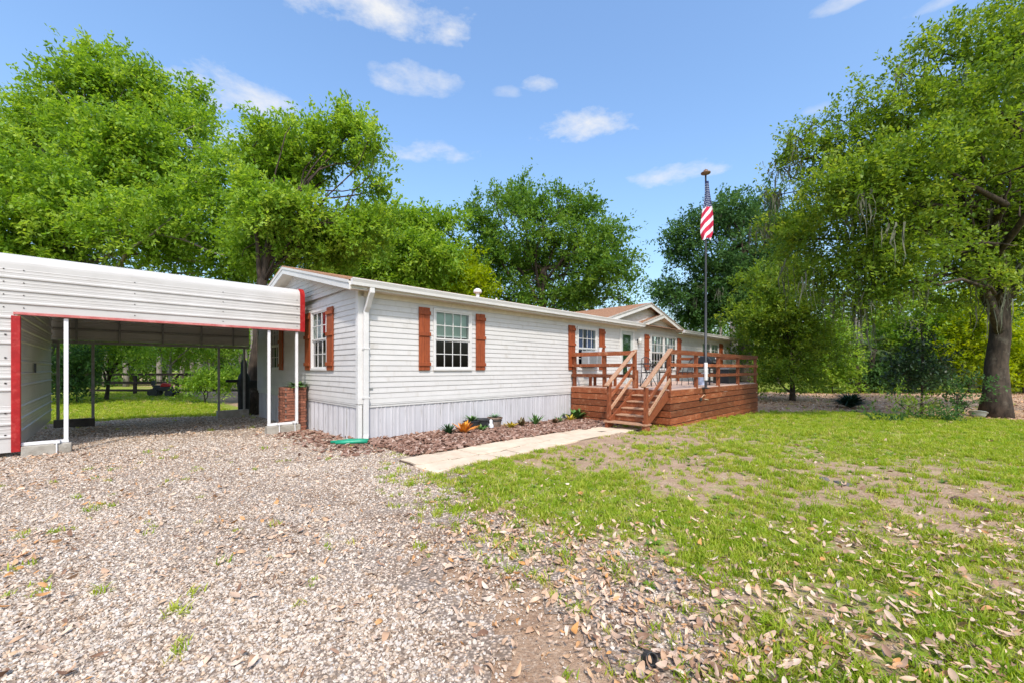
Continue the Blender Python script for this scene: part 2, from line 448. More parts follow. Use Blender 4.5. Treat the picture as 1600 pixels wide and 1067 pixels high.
BARKG = M('grey_bark', (.27, .235, .20), (.14, .12, .10), scale=7, stretch=(1, 1, .3), rough=.95, bump=.8, bscale=18)
BRICK = M('red_brick', (.34, .14, .085), (.20, .075, .047), scale=14, rough=.9, bump=.5, bscale=60, ov=.35)
MORTAR = M('mortar', (.16, .12, .10), (.11, .085, .07), scale=20, rough=.95)
PAVER = M('cream_flagstone', (.66, .53, .39), (.56, .435, .31), scale=3.5, rough=.9, bump=.5, bscale=22, ov=.05, dirt=(.40, .31, .22), dscale=2.5, dlo=.58, dhi=.78)
GREENH = M('green_plastic', (.015, .30, .17), (.01, .22, .12), scale=10, rough=.45, spec=.5)
SOIL = M('potting_soil', (.05, .035, .025), (.03, .02, .015), scale=30, rough=.95)
FENCEW = M('fence_wood', (.045, .030, .022), (.028, .02, .015), scale=5, rough=.9)
MOSS = M('spanish_moss', (.15, .15, .10), (.085, .09, .06), scale=8, rough=.95)

# ------------------------------------------------------------------ ground
def ground_material():
    m = bpy.data.materials.new('ground_cover'); m.use_nodes = True
    nt = m.node_tree; N, L = nt.nodes, nt.links
    b = N['Principled BSDF']; b.inputs['Roughness'].default_value = .95; b.inputs['Specular IOR Level'].default_value = .1
    tc = N.new('ShaderNodeTexCoord')
    def noise(s, det=6, ro=.65):
        n = N.new('ShaderNodeTexNoise'); n.inputs['Scale'].default_value = s; n.inputs['Detail'].default_value = det; n.inputs['Roughness'].default_value = ro
        L.new(tc.outputs['Object'], n.inputs['Vector']); return n.outputs[0]
    def mr(f, a, c, lo=0, hi=1):
        r = N.new('ShaderNodeMapRange'); r.inputs[1].default_value = a; r.inputs[2].default_value = c; r.inputs[3].default_value = lo; r.inputs[4].default_value = hi
        L.new(f, r.inputs[0]); return r.outputs[0]
    def mix(f, a, c):
        x = N.new('ShaderNodeMix'); x.data_type = 'RGBA'; L.new(f, x.inputs[0])
        for s, v in ((6, a), (7, c)):
            if isinstance(v, tuple): x.inputs[s].default_value = col4(v)
            else: L.new(v, x.inputs[s])
        return x.outputs[2]
    soil = mix(mr(noise(3.2), .35, .65), (.42, .285, .185), (.28, .175, .11))
    soil = mix(mr(noise(38, 3), .5, .72), soil, (.52, .39, .28))
    soil = mix(mr(noise(75, 2), .58, .72), soil, (.12, .075, .05))
    grass = mix(mr(noise(1.1), .38, .62), (.20, .27, .028), (.31, .34, .05))
    grass = mix(mr(noise(30, 4), .42, .7), grass, (.12, .17, .02))
    grass = mix(mr(noise(14, 3), .6, .78), grass, (.30, .24, .11))
    mulch = mix(mr(noise(26, 4), .4, .62), (.56, .37, .23), (.32, .19, .11))
    ag = N.new('ShaderNodeAttribute'); ag.attribute_name = 'grass'
    am = N.new('ShaderNodeAttribute'); am.attribute_name = 'mulch'
    # patchy edge: attribute pushed about by noise
    ad = N.new('ShaderNodeMath'); ad.operation = 'ADD'; L.new(ag.outputs['Fac'], ad.inputs[0])
    L.new(mr(noise(5.5, 7, .75), .25, .75, -.62, .62), ad.inputs[1])
    c = mix(mr(ad.outputs[0], .50, .86), soil, grass)
    c = mix(am.outputs['Fac'], c, mulch)
    L.new(c, b.inputs['Base Color'])
    bp = N.new('ShaderNodeBump'); bp.inputs['Strength'].default_value = .7; bp.inputs['Distance'].default_value = .03
    L.new(noise(28, 6), bp.inputs['Height']); L.new(bp.outputs[0], b.inputs['Normal'])
    return m
def axis(dense0, dense1, step, far):
    mid = np.arange(dense0, dense1 + 1e-6, step)
    lo, hi, st, p, q = [], [], step, dense0, dense1
    while p > -far:
        st *= 1.25; p -= st; lo.append(p)
    st = step
    while q < far:
        st *= 1.25; q += st; hi.append(q)
    return np.concatenate([np.array(lo[::-1]), mid, np.array(hi)])
def build_ground():
    xs = axis(-13, 17, .16, 420); ys = axis(0, 22, .16, 420)
    X, Y = np.meshgrid(xs, ys)
    Z = gz(X, Y)
    g, l, gr, hx, hy = cover(X, Y)
    v = np.stack([X, Y, Z], -1).reshape(-1, 3)
    nx, ny = len(xs), len(ys)
    i = np.arange(nx * ny).reshape(ny, nx)
    f = np.stack([i[:-1, :-1], i[:-1, 1:], i[1:, 1:], i[1:, :-1]], -1).reshape(-1, 4)
    o = np_mesh('ground', v, f, ground_material(), attrs={'grass': g.ravel(), 'mulch': mulch_strip(X, Y).ravel()}, smooth=True)
    tag(o, 'sandy lawn ground with patchy green grass and bare brown soil', kind='structure')
build_ground()

def gravel_sheet_material():
    m = bpy.data.materials.new('gravel_fines'); m.use_nodes = True
    nt = m.node_tree; N, L = nt.nodes, nt.links
    b = N['Principled BSDF']; b.inputs['Roughness'].default_value = .95; b.inputs['Specular IOR Level'].default_value = .1
    tc = N.new('ShaderNodeTexCoord')
    vo = N.new('ShaderNodeTexVoronoi'); vo.inputs['Scale'].default_value = 42; L.new(tc.outputs['Object'], vo.inputs['Vector'])
    n1 = N.new('ShaderNodeTexNoise'); n1.inputs['Scale'].default_value = 2.0; n1.inputs['Detail'].default_value = 6; L.new(tc.outputs['Object'], n1.inputs['Vector'])
    r1 = N.new('ShaderNodeValToRGB'); e = r1.color_ramp.elements
    e[0].position = .32; e[0].color = (.44, .325, .235, 1); e[1].position = .66; e[1].color = (.56, .475, .395, 1)
    L.new(n1.outputs[0], r1.inputs[0])
    r2 = N.new('ShaderNodeValToRGB'); e = r2.color_ramp.elements
    e[0].position = 0; e[0].color = (1.35, 1.33, 1.3, 1); e[1].position = .55; e[1].color = (.45, .42, .4, 1)
    L.new(vo.outputs['Distance'], r2.inputs[0])
    sep = N.new('ShaderNodeSeparateColor'); L.new(vo.outputs['Color'], sep.inputs[0])
    mr = N.new('ShaderNodeMapRange'); mr.inputs[3].default_value = .7; mr.inputs[4].default_value = 1.25; L.new(sep.outputs[0], mr.inputs[0])
    x = N.new('ShaderNodeMix'); x.data_type = 'RGBA'; x.blend_type = 'MULTIPLY'; x.inputs[0].default_value = 1
    L.new(r1.outputs[0], x.inputs[6]); L.new(r2.outputs[0], x.inputs[7])
    hv = N.new('ShaderNodeHueSaturation'); L.new(x.outputs[2], hv.inputs['Color']); L.new(mr.outputs[0], hv.inputs['Value'])
    L.new(hv.outputs[0], b.inputs['Base Color'])
    bp = N.new('ShaderNodeBump'); bp.invert = True; bp.inputs['Strength'].default_value = .8; bp.inputs['Distance'].default_value = .015
    L.new(vo.outputs['Distance'], bp.inputs['Height']); L.new(bp.outputs[0], b.inputs['Normal'])
    return m
def build_driveway():
    st = .1
    xs = np.arange(-24, 6, st); ys = np.arange(-.5, 22, st)
    X, Y = np.meshgrid(xs, ys)
    g, l, gr, hx, hy = cover(X, Y)
    keep = (gr + (fbm(X, Y, 2.5) - .5) * .5 > .5) & ~((hx > .1) & (hy > -1.95)) 
    Z = gz(X, Y) + .008
    v = np.stack([X, Y, Z], -1).reshape(-1, 3)
    nx, ny = len(xs), len(ys)
    i = np.arange(nx * ny).reshape(ny, nx)
    f = np.stack([i[:-1, :-1], i[:-1, 1:], i[1:, 1:], i[1:, :-1]], -1)[keep[:-1, :-1]]
    used = np.unique(f); mp = np.zeros(nx * ny, dtype=int); mp[used] = np.arange(len(used))
    o = np_mesh('driveway', v[used], mp[f], gravel_sheet_material(), smooth=True)
    tag(o, 'pale gravel driveway running up to the carport', kind='structure')
build_driveway()

# ------------------------------------------------------------------ scatter through geometry nodes (ground cover only)
def proto(name, mb, mat, smooth=False):
    me = bpy.data.meshes.new(name); me.from_pydata([tuple(p) for p in mb.v], [], mb.f); me.materials.append(mat)
    if smooth: me.polygons.foreach_set('use_smooth', [True] * len(me.polygons))
    return bpy.data.objects.new(name, me)
def scatter(name, pts, rot, scl, protos, label, kind='stuff', parent=None):
    n = len(pts)
    me = bpy.data.meshes.new(name); me.vertices.add(n); me.vertices.foreach_set('co', pts.astype(np.float32).ravel())
    a = me.attributes.new('rot', 'FLOAT_VECTOR', 'POINT'); a.data.foreach_set('vector', rot.astype(np.float32).ravel())
    a = me.attributes.new('scl', 'FLOAT_VECTOR', 'POINT'); a.data.foreach_set('vector', scl.astype(np.float32).ravel())
    a = me.attributes.new('pick', 'INT', 'POINT'); a.data.foreach_set('value', rng.integers(0, len(protos), n).astype(np.int32))
    o = bpy.data.objects.new(name, me); COL.objects.link(o)
    ng = bpy.data.node_groups.new(name + '_nodes', 'GeometryNodeTree')
    ng.interface.new_socket('Geometry', in_out='INPUT', socket_type='NodeSocketGeometry')
    ng.interface.new_socket('Geometry', in_out='OUTPUT', socket_type='NodeSocketGeometry')
    N, L = ng.nodes, ng.links
    gi = N.new('NodeGroupInput'); go = N.new('NodeGroupOutput')
    iop = N.new('GeometryNodeInstanceOnPoints'); iop.inputs['Pick Instance'].default_value = True
    jg = N.new('GeometryNodeJoinGeometry')
    for p in protos:
        oi = N.new('GeometryNodeObjectInfo'); oi.inputs['Object'].default_value = p; oi.inputs['As Instance'].default_value = True
        L.new(oi.outputs['Geometry'], jg.inputs[0])
    def attr(nm, ty):
        x = N.new('GeometryNodeInputNamedAttribute'); x.data_type = ty; x.inputs['Name'].default_value = nm
        return x.outputs[0]
    er = N.new('FunctionNodeEulerToRotation')
    L.new(attr('rot', 'FLOAT_VECTOR'), er.inputs[0]); L.new(er.outputs[0], iop.inputs['Rotation'])
    L.new(attr('scl', 'FLOAT_VECTOR'), iop.inputs['Scale']); L.new(attr('pick', 'INT'), iop.inputs['Instance Index'])
    L.new(gi.outputs[0], iop.inputs['Points']); L.new(jg.outputs[0], iop.inputs['Instance']); L.new(iop.outputs[0], go.inputs[0])
    md = o.modifiers.new('scatter', 'NODES'); md.node_group = ng
    tag(o, label, kind=kind)
    if parent: o.parent = parent
    return o

def in_fp(hx, hy):
    """true where something built covers the ground"""
    house = (hx > -.02) & (hx < 22.4) & (hy > -.02) & (hy < 8.0)
    deck = (hx > 7.0) & (hx < 15) & (hy > -3.32) & (hy < 0)
    path = (hx > -.3) & (hx < 5.6) & (hy < -1.95) & (hy > -3.1)
    return house | deck | path
def sample(dens_fn, x0, x1, y0, y1, dmax, margin=1.2):
    """random points in the wedge the lens looks at (with a margin either side), kept with probability dens/dmax"""
    n = int((x1 - x0) * (y1 - y0) * dmax)
    x = rng.uniform(x0, x1, n); y = rng.uniform(y0, y1, n)
    k = np.abs(x) < 1.28 * y + margin; x, y = x[k], y[k]
    p = dens_fn(x, y); k = rng.random(len(x)) * dmax < p
    return x[k], y[k]

def stone_proto(i):
    r = random.Random(100 + i); bm = bmesh.new()
    for k in range(13):
        v = Vector((r.gauss(0, 1), r.gauss(0, 1), r.gauss(0, 1))).normalized() * r.uniform(.42, .55)
        bm.verts.new((v.x * 1.25, v.y, v.z * .62))
    bmesh.ops.convex_hull(bm, input=bm.verts)
    for v in [v for v in bm.verts if not v.link_faces]: bm.verts.remove(v)
    bm.verts.index_update()
    mb = MB(); mb.v = [tuple(v.co) for v in bm.verts]; mb.f = [tuple(v.index for v in f.verts) for f in bm.faces]; bm.free()
    return mb
STONE = ramp_mat('limestone_chip', [(.19, .13, .088), (.43, .33, .24), (.51, .42, .33), (.575, .485, .395), (.475, .42, .365), (.615, .525, .43), (.50, .34, .215), (.69, .62, .53)], rough=.9, bump=.3, bscale=3)
def build_gravel():
    protos = [proto('pebble', stone_proto(i), STONE) for i in range(7)]
    X, Y, S = [], [], []
    for y0, y1, d, smin, smax in ((1.2, 2.8, 7800, .007, .027), (2.8, 4.4, 4200, .009, .028), (4.4, 6.5, 2000, .012, .031), (6.5, 9, 900, .016, .036), (9, 15.5, 260, .024, .045)):
        def dens(x, y):
            g, l, gr, hx, hy = cover(x, y)
            p = np.clip((gr + (fbm(x, y, 1.8) - .5) * .9 - .40) * 2.0, 0.03, 1) * d
            p = p * (1 - .62 * sst(.50, .66, fbm(x + 40, y, .55)) * (1 - sst(.9, 1, gr) * .35))
            p = np.where((gr < .03), d * .004, p)
            return np.where(in_fp(hx, hy) | ((hx > .15) & (hy > -2.0)), 0, p)
        x, y = sample(dens, -22, 8, y0, y1, d)
        X.append(x); Y.append(y); S.append(smin + (smax - smin) * rng.random(len(x)) ** 2.8)
    x, y, s = map(np.concatenate, (X, Y, S))
    n = len(x)
    pts = np.stack([x, y, gz(x, y) + .008 + s * .12], -1)
    rot = np.stack([rng.normal(0, .45, n), rng.normal(0, .45, n), rng.uniform(0, 6.283, n)], -1)
    scl = s[:, None] * rng.uniform(.75, 1.3, (n, 3))
    print('gravel', n)
    scatter('gravel', pts, rot, scl, protos, 'loose pale limestone gravel chips covering the driveway')
build_gravel()

def leaf_proto(i):
    r = random.Random(200 + i); mb = MB()
    curl = r.uniform(-.7, 1.3); bend = r.uniform(-.5, .7); tw = r.uniform(-.4, .4); wid = r.uniform(.17, .24)
    n = 6; rows = []
    for k in range(n + 1):
        t = k / n; w = wid * math.sin(math.pi * min(1, .04 + t * .96)) ** .7 * (1 - .25 * t)
        z = bend * (t - .5) ** 2 * 2; a = curl + tw * (t - .5)
        rows.append([(t - .5, -w * math.cos(a * .5), z + w * math.sin(a) * .6), (t - .5, 0, z), (t - .5, w * math.cos(a * .5), z + w * math.sin(a) * .6)])
    for row in rows: mb.v += row
    for k in range(n):
        for j in range(2):
            a = k * 3 + j; mb.f.append((a, a + 1, a + 4, a + 3))
    return mb
DRY = ramp_mat('dry_leaf', [(.15, .075, .045), (.50, .32, .20), (.62, .45, .33), (.40, .24, .14), (.55, .38, .26), (.68, .53, .40), (.26, .14, .085), (.60, .43, .30), (.50, .23, .07), (.46, .33, .22)], rough=.65, bscale=2.5, spec=.25)
def build_litter():
    protos = [proto('dry_leaf', leaf_proto(i), DRY, True) for i in range(11)]
    X, Y, S = [], [], []
    for y0, y1, d, s0 in ((1.2, 4.0, 850, .057), (4.0, 8.0, 380, .058), (8.0, 15, 90, .075), (15, 30, 26, .12)):
        def dens(x, y):
            g, l, gr, hx, hy = cover(x, y)
            m = np.clip(l * 1.25 + (fbm(x + 9, y, 1.5) - .5) * 1.1 * np.minimum(1, l * 3), 0, 1) ** 1.5
            return np.where(in_fp(hx, hy), 0, m * d)
        x, y = sample(dens, -22, 42 if y0 > 10 else 22, y0, y1, d)
        X.append(x); Y.append(y); S.append(s0 * (.38 + 1.15 * rng.random(len(x)) ** 1.3))
    # crumbs of broken leaf over the drive
    def crumb(x, y):
        g, l, gr, hx, hy = cover(x, y)
        return np.where(in_fp(hx, hy), 0, 420 * gr * sst(.42, .68, fbm(x + 3, y + 21, .8)) * (1 - sst(4.5, 9, y) * .6))
    x, y = sample(crumb, -14, 6, 1.3, 9.5, 420)
    X.append(x); Y.append(y); S.append(rng.uniform(.012, .034, len(x)))
    x, y, s = map(np.concatenate, (X, Y, S)); n = len(x)
    g = cover(x, y)[0]
    pts = np.stack([x, y, gz(x, y) + .014 + rng.random(n) * .022 + g * .012], -1)
    rot = np.stack([rng.normal(0, .5, n) + (rng.random(n) < .4) * math.pi, rng.normal(0, .4, n), rng.uniform(0, 6.283, n)], -1)
    print('leaves', n)
    scatter('fallen_leaves', pts, rot, s[:, None] * np.stack([np.ones(n), rng.uniform(.7, 1.5, n), rng.uniform(.7, 1.6, n)], -1), protos, 'dry tan oak leaves scattered over grass and gravel')
build_litter()

def tuft_proto(i, blades=16, h=.075, spread=.04, wid=.0035):
    r = random.Random(300 + i); mb = MB()
    for k in range(blades):
        a = r.uniform(0, 6.283); rad = spread * math.sqrt(r.random()); x, y = rad * math.cos(a), rad * math.sin(a)
        b = r.uniform(0, 6.283); lean = r.uniform(.1, .9); hh = h * r.uniform(.5, 1.15); w = wid * r.uniform(.7, 1.3)
        dx, dy = math.cos(b), math.sin(b); px, py = -dy, dx
        pts = []
        for t in (0, .45, .8, 1):
            o = lean * hh * t * t; z = hh * (t - .28 * lean * t * t)
            pts.append((x + dx * o, y + dy * o, z))
        n = len(mb.v)
        for t, p in zip((1, .9, .6), pts):
            mb.v += [(p[0] - px * w * t, p[1] - py * w * t, p[2]), (p[0] + px * w * t, p[1] + py * w * t, p[2])]
        mb.v.append(pts[3])
        mb.f += [(n, n + 1, n + 3, n + 2), (n + 2, n + 3, n + 5, n + 4), (n + 4, n + 5, n + 6)]
    return mb
GRASS = leaf_mat('grass_blade', (.17, .27, .014), (.26, .36, .02), (.40, .43, .06), trans=.4, attr=False, rough=.5)
GRASSY = leaf_mat('grass_blade_dry', (.30, .34, .03), (.38, .39, .06), (.52, .43, .17), trans=.3, attr=False, rough=.6)
def build_grass():
    protos = [proto('tuft', tuft_proto(i), GRASS if i % 4 else GRASSY) for i in range(8)]
    X, Y, S = [], [], []
    for y0, y1, d, sc in ((1.2, 4.5, 700, .9), (4.5, 8, 420, .95), (8, 13, 150, 1.15), (13, 20, 60, 1.5), (20, 34, 16, 2.0)):
        def dens(x, y):
            g, l, gr, hx, hy = cover(x, y)
            m = np.clip((g * 1.15 + (fbm(x - 30, y, 1.3) - .5) * 1.3 + (fbm(x - 50, y, 4.5) - .5) * 1.5 - .47) * 2.2, .1 * (g > .1), 1)
            m = np.where(g < .1, m * .25 + (fbm(x, y + 60, 3.0) > .66) * .05, m)
            return np.where(in_fp(hx, hy) | ((hx > 0) & (hx < 7) & (hy > -2.1)), 0, m * d)
        x, y = sample(dens, -30, 42 if y0 > 10 else 22, y0, y1, d)
        X.append(x); Y.append(y); S.append(sc * rng.uniform(.55, 1.3, len(x)))
    x, y, s = map(np.concatenate, (X, Y, S)); n = len(x)
    s = s * (.75 + .6 * fbm(x, y, 1.1))
    pts = np.stack([x, y, gz(x, y) - .004], -1)
    rot = np.stack([rng.normal(0, .12, n), rng.normal(0, .12, n), rng.uniform(0, 6.283, n)], -1)
    print('tufts', n)
    scatter('grass', pts, rot, np.stack([s * 1.1, s * 1.1, s * .8], -1), protos, 'patchy short green lawn grass')
build_grass()

# ------------------------------------------------------------------ mobile home
house = empty('mobile_home', (HC[0], HC[1], 0), ANG, 'long white vinyl sided mobile home with rust red wooden shutters', 'house')
ZS, ZT, LX, LY = .78, 3.10, 22.3, 7.9            # skirting top, wall top, length, depth
RZ, SL = 4.05, .235                              # ridge height of the deck, slope
EAVE = -.29
CW = .1160                                       # siding course
def roofz(y): return 3.21 + (min(y, LY - y) - EAVE) * SL
# openings in the front wall x0,x1,z0,z1 ; in the end wall y0,y1,z0,z1
OPEN_F = [(1.83, 2.86, 1.52, 2.86), (7.42, 8.46, 1.52, 2.84), (10.12, 11.0, .95, 2.93), (12.53, 13.62, 1.50, 2.88), (13.74, 14.86, 1.50, 2.88), (18.0, 19.1, 1.5, 2.82), (19.25, 20.3, 1.5, 2.82)]
OPEN_E = [(1.66, 2.62, 1.52, 2.86), (5.45, 6.35, 1.52, 2.86)]
def wall_with_holes(opens, a0, a1, z0, z1, fn, t=.08):
    mb = MB(); xs = sorted({a0, a1, *[o[0] for o in opens], *[o[1] for o in opens]})
    for p, q in zip(xs[:-1], xs[1:]):
        m = (p + q) / 2; zz = z0
        for o in sorted([o for o in opens if o[0] <= m <= o[1]], key=lambda o: o[2]):
            if o[2] > zz: mb.box(p, 0, zz, q, t, o[2])
            zz = o[3]
        if zz < z1: mb.box(p, 0, zz, q, t, z1)
    return mb.map(fn)
idf = lambda a, b, c: (a, b, c)
end = lambda a, b, c: (b, a, c)                  # wall coordinate a along y, depth b along x
fw = wall_with_holes(OPEN_F, .09, LX - .09, .70, ZT, idf).build('front_wall', TRIMW, house)
ew = wall_with_holes(OPEN_E, 0, LY, .70, ZT, end).build('end_wall', TRIMW, house)
MB().box(0, LY - .08, .7, LX, LY, ZT).build('back_wall', TRIMW, house)
MB().box(LX - .08, 0, .7, LX, LY - .09, ZT).build('far_end_wall', TRIMW, house)
MB().box(.1, .1, .66, LX - .1, LY - .1, .72).build('floor', SHADE_DARK, house)
MB().box(.1, 3.4, .73, LX - .1, 3.45, 3.05).build('light_stop_wall', SHADE_DARK, house)  # unseen wall added to contain the light from the windows
MB().tri((.05, 0, ZT), (.05, LY, ZT), (.05, LY / 2, roofz(LY / 2) - .05)).build('gable_sheathing', TRIMW, house)
LAP = [(0.0, CW + .012), (-.006, CW + .012), (-.020, .012), (-.020, 0.0), (0.0, 0.0)]
def siding(parent, fn, z, a0, a1):
    mb = MB().prism(LAP, lambda b, c: fn(a0, b, z + c), lambda b, c: fn(a1, b, z + c))
    return mb.build('siding_board', WHITE, parent)
def courses(parent, fn, opens, a0, a1, z0, z1, lim=None):
    z = z0; k = 0
    while z < z1 - .03:
        segs = [(a0, a1)] if lim is None else [lim(z + CW)]
        if segs[0][1] - segs[0][0] < .12: break
        for o in opens:
            if o[2] - .05 < z + CW / 2 < o[3] + .05:
                ns = []
                for p, q in segs:
                    if o[0] - .05 > p and o[1] + .05 < q: ns += [(p, o[0] - .05), (o[1] + .05, q)]
                    elif o[0] - .05 <= p < o[1] + .05 < q: ns.append((o[1] + .05, q))
                    elif p < o[0] - .05 < q <= o[1] + .05: ns.append((p, o[0] - .05))
                    else: ns.append((p, q))
                segs = ns
        for p, q in segs:
            if q - p > .05: siding(parent, fn, z, p, q)
        z += CW; k += 1
# bottom starter band, then courses
MB().box(.10, -.016, ZS, LX, 0, ZS + .10).build('starter_strip', TRIMW, fw)
MB().box(-.016, .09, ZS, 0, LY, ZS + .10).build('starter_strip', TRIMW, ew)
courses(fw, idf, OPEN_F, .10, LX, ZS + .10, ZT)
efn = lambda a, b, c: (b, a, c)
courses(ew, efn, OPEN_E, .09, LY - .02, ZS + .10, ZT)
courses(ew, efn, [], 0, 0, ZT + (CW - (ZT - ZS - .10) % CW) - .0, 4.2, lim=lambda z: ((z - 3.16) / SL + EAVE + .12, LY - ((z - 3.16) / SL + EAVE) - .12))
# corner posts
MB().box(-.03, -.03, ZS, .10, 0, ZT).box(-.03, 0, ZS, 0, .09, ZT).build('corner_post', TRIMW, house, bevel=.004)
MB().box(LX - .09, -.03, ZS, LX + .03, 0, ZT).build('corner_post', TRIMW, house, bevel=.004)
MB().box(-.03, LY - .02, ZS, 0, LY + .03, ZT).build('corner_post', TRIMW, house, bevel=.004)
# skirting panels: vertical ribs
def skirt_panel(fn, a0, a1, parent, ribs):
    prof = [(a0, 0.0)]
    w = (a1 - a0) / ribs
    for k in range(ribs):
        c = a0 + (k + .5) * w
        prof += [(c - w * .16, 0), (c - w * .08, -.012), (c + w * .08, -.012), (c + w * .16, 0)]
    prof += [(a1 - .03, 0), (a1 - .024, -.016), (a1 - .004, -.016), (a1, 0)]
    mb = MB().strip(prof, lambda a, b: fn(a, b, -.32), lambda a, b: fn(a, b, ZS - .012))
    return mb.build('skirting_panel', SKIRT, parent, fix=False)
sk = MB().box(.09, .03, -.3, 7.4, .05, ZS - .014).box(.03, .03, -.3, .05, LY, ZS - .014).box(7.4, .03, -.3, LX, .05, ZS - .014).box(.05, LY - .05, -.3, LX, LY - .03, ZS).box(LX - .05, .05, -.3, LX - .03, LY - .05, ZS).build('skirting', TRIMW, house)
x = .10; k = 0
while x < 7.35:
    w = (.42, .30, .36, .44, .33)[k % 5]; skirt_panel(lambda a, b, c: (a, b + .025, c), x, min(x + w, 7.4), sk, 2); x += w; k += 1
y = .06; k = 0
while y < LY - .1:
    w = .30; skirt_panel(lambda a, b, c: (b + .025, a, c), y, min(y + w, LY), sk, 2); y += w
MB().box(-.025, -.025, -.3, .06, .02, ZS - .014).box(-.025, .02, -.3, .02, .06, ZS - .014).build('skirting_corner', TRIMW, sk)
MB().box(.06, -.012, ZS - .03, 7.3, .03, ZS - .006).box(-.012, .06, ZS - .03, .03, LY, ZS - .006).build('skirting_channel', TRIMW, sk)
MB().box(.06, -.004, -.30, 7.3, .01, .0).map(lambda a, b, c: (a, b, c + (-.02 if a < 1 else -.10))).build('skirting_base', TRIMW, sk)

# windows -------------------------------------------------------------
def window(parent, fn, x0, x1, z0, z1, cols, rows, blind=None, screened=True, name='window'):
    t = .055
    fr = MB()
    fr.box(x0 - t, -.045, z1, x1 + t, .03, z1 + t).box(x0 - t, -.055, z0 - t, x1 + t, .03, z0)
    fr.box(x0 - t, -.045, z0, x0, .03, z1).box(x1, -.045, z0, x1 + t, .03, z1)
    w = fr.map(fn).build(name, TRIMW, parent, bevel=.004)
    zm = (z0 + z1) / 2
    for s, (a, b, yy) in enumerate(((zm, z1, -.012), (z0, zm, .006))):
        st = .032
        sa = MB().box(x0, yy - .018, b - st, x1, yy + .012, b).box(x0, yy - .018, a, x1, yy + .012, a + st).box(x0, yy - .018, a + st, x0 + st, yy + .012, b - st).box(x1 - st, yy - .018, a + st, x1, yy + .012, b - st)
        sa.map(fn).build('sash', TRIMW, w)
        gx0, gx1, ga, gb = x0 + st, x1 - st, a + st, b - st
        mu = MB()
        for c in range(1, cols): xx = gx0 + (gx1 - gx0) * c / cols; mu.box(xx - .009, yy - .012, ga, xx + .009, yy - .002, gb)
        for r_ in range(1, rows): zz = ga + (gb - ga) * r_ / rows; mu.box(gx0, yy - .0135, zz - .009, gx1, yy - .0035, zz + .009)
        mu.map(fn).build('muntin', TRIMW, w)
        for c in range(cols):
            for r_ in range(rows):
                p0, p1 = gx0 + (gx1 - gx0) * c / cols, gx0 + (gx1 - gx0) * (c + 1) / cols
                q0, q1 = ga + (gb - ga) * r_ / rows, ga + (gb - ga) * (r_ + 1) / rows
                MB().quad(fn(p0, yy, q0), fn(p1, yy, q0), fn(p1, yy, q1), fn(p0, yy, q1)).build('pane', SCREEN if (s and screened) else GLASS, w, fix=False)
    if blind == 'blind':
        bl = MB(); zz = z1 - .03
        while zz > zm + .10:
            bl.quad(fn(x0 + .03, .06, zz), fn(x1 - .03, .06, zz), fn(x1 - .03, .078, zz - .027), fn(x0 + .03, .078, zz - .027)); zz -= .025
        bl.build('blind', BLIND, w, fix=False)
        MB().box(x0 + .03, .06, zm + .07, x1 - .03, .08, zm + .10).map(fn).build('blind_rail', TRIMW, w)
    elif blind in ('curtain', 'navy'):
        for side in (0, 1):
            c = MB(); n = 22; wd = (x1 - x0) * .42
            pr = [((x0 + wd * i / n) if side == 0 else (x1 - wd * i / n), .10 + .018 * math.sin(i * 1.7)) for i in range(n + 1)]
            c.strip(pr, lambda a, b: fn(a, b, z0 + (zm - z0) * .2), lambda a, b: fn(a, b, z1 - .02))
            c.build('curtain', BLUEC if blind == 'navy' else CURT, w, fix=False)
    return w
def shutter(parent, fn, x0, x1, z0, z1):
    m = (x0 + x1) / 2; y0, y1 = -.055, -.028
    s = MB().box(x0 + .01, -.026, z0 + .03, x1 - .01, -.022, z1 - .03).map(fn).build('shutter', SHUT, parent)
    n = 2
    for i in range(n):
        p, q = x0 + (x1 - x0) * i / n, x0 + (x1 - x0) * (i + 1) / n
        MB().box(p + .003, y0, z0, q - .003, y1 + .003, z1 - random.uniform(0, .01)).map(fn).build('board', SHUT, s, bevel=.004)
    for zz in (z0 + .10, (z0 + z1) / 2 + .06, z1 - .17):
        MB().box(x0 - .012, y0 - .026, zz, x1 + .012, y0 + .001, zz + .085).map(fn).build('batten', SHUT, s, bevel=.004)
    return s
fshut = lambda a, b, c: (a, b, c)
window(fw, fshut, *OPEN_F[0], 4, 2, 'blind') if False else None
# a window is a part of the house (not of its wall), so that its panes are sub-parts
wins = []
wins.append(window(house, idf, *OPEN_F[0], 4, 2, 'blind'))
wins.append(window(house, idf, *OPEN_F[1], 4, 2, 'navy'))
wins.append(window(house, idf, *OPEN_F[3], 4, 2, 'curtain'))
wins.append(window(house, idf, *OPEN_F[4], 4, 2, 'curtain'))
wins.append(window(house, idf, *OPEN_F[5], 2, 2, 'blind', False))
wins.append(window(house, idf, *OPEN_F[6], 2, 2, 'blind', False))
wins.append(window(house, efn, *OPEN_E[0], 3, 2, 'curtain'))
wins.append(window(house, efn, *OPEN_E[1], 3, 2, 'curtain'))
for a, b in ((1.38, 1.67), (3.05, 3.35), (6.89, 7.23), (8.64, 8.98), (11.92, 12.28), (15.03, 15.42), (20.42, 20.95)):
    shutter(house, idf, a, b, 1.47, 2.90)
for a, b in ((1.24, 1.60), (2.72, 3.08), (4.98, 5.34)):
    shutter(house, efn, a, b, 1.47, 2.90)
# air conditioner in the second window
ac = MB().box(7.55, -.34, 1.60, 8.33, -.06, 2.10).build('window_air_conditioner', M('dull_white_appliance', (.36, .37, .38), (.30, .31, .32), rough=.5), house, bevel=.015)
for i in range(9): MB().box(7.62, -.352, 1.66 + i * .044, 8.02, -.3405, 1.68 + i * .044).build('louver', GREYST, ac)
MB().box(8.07, -.352, 1.66, 8.27, -.3405, 2.02).build('control_panel', GREYST, ac)
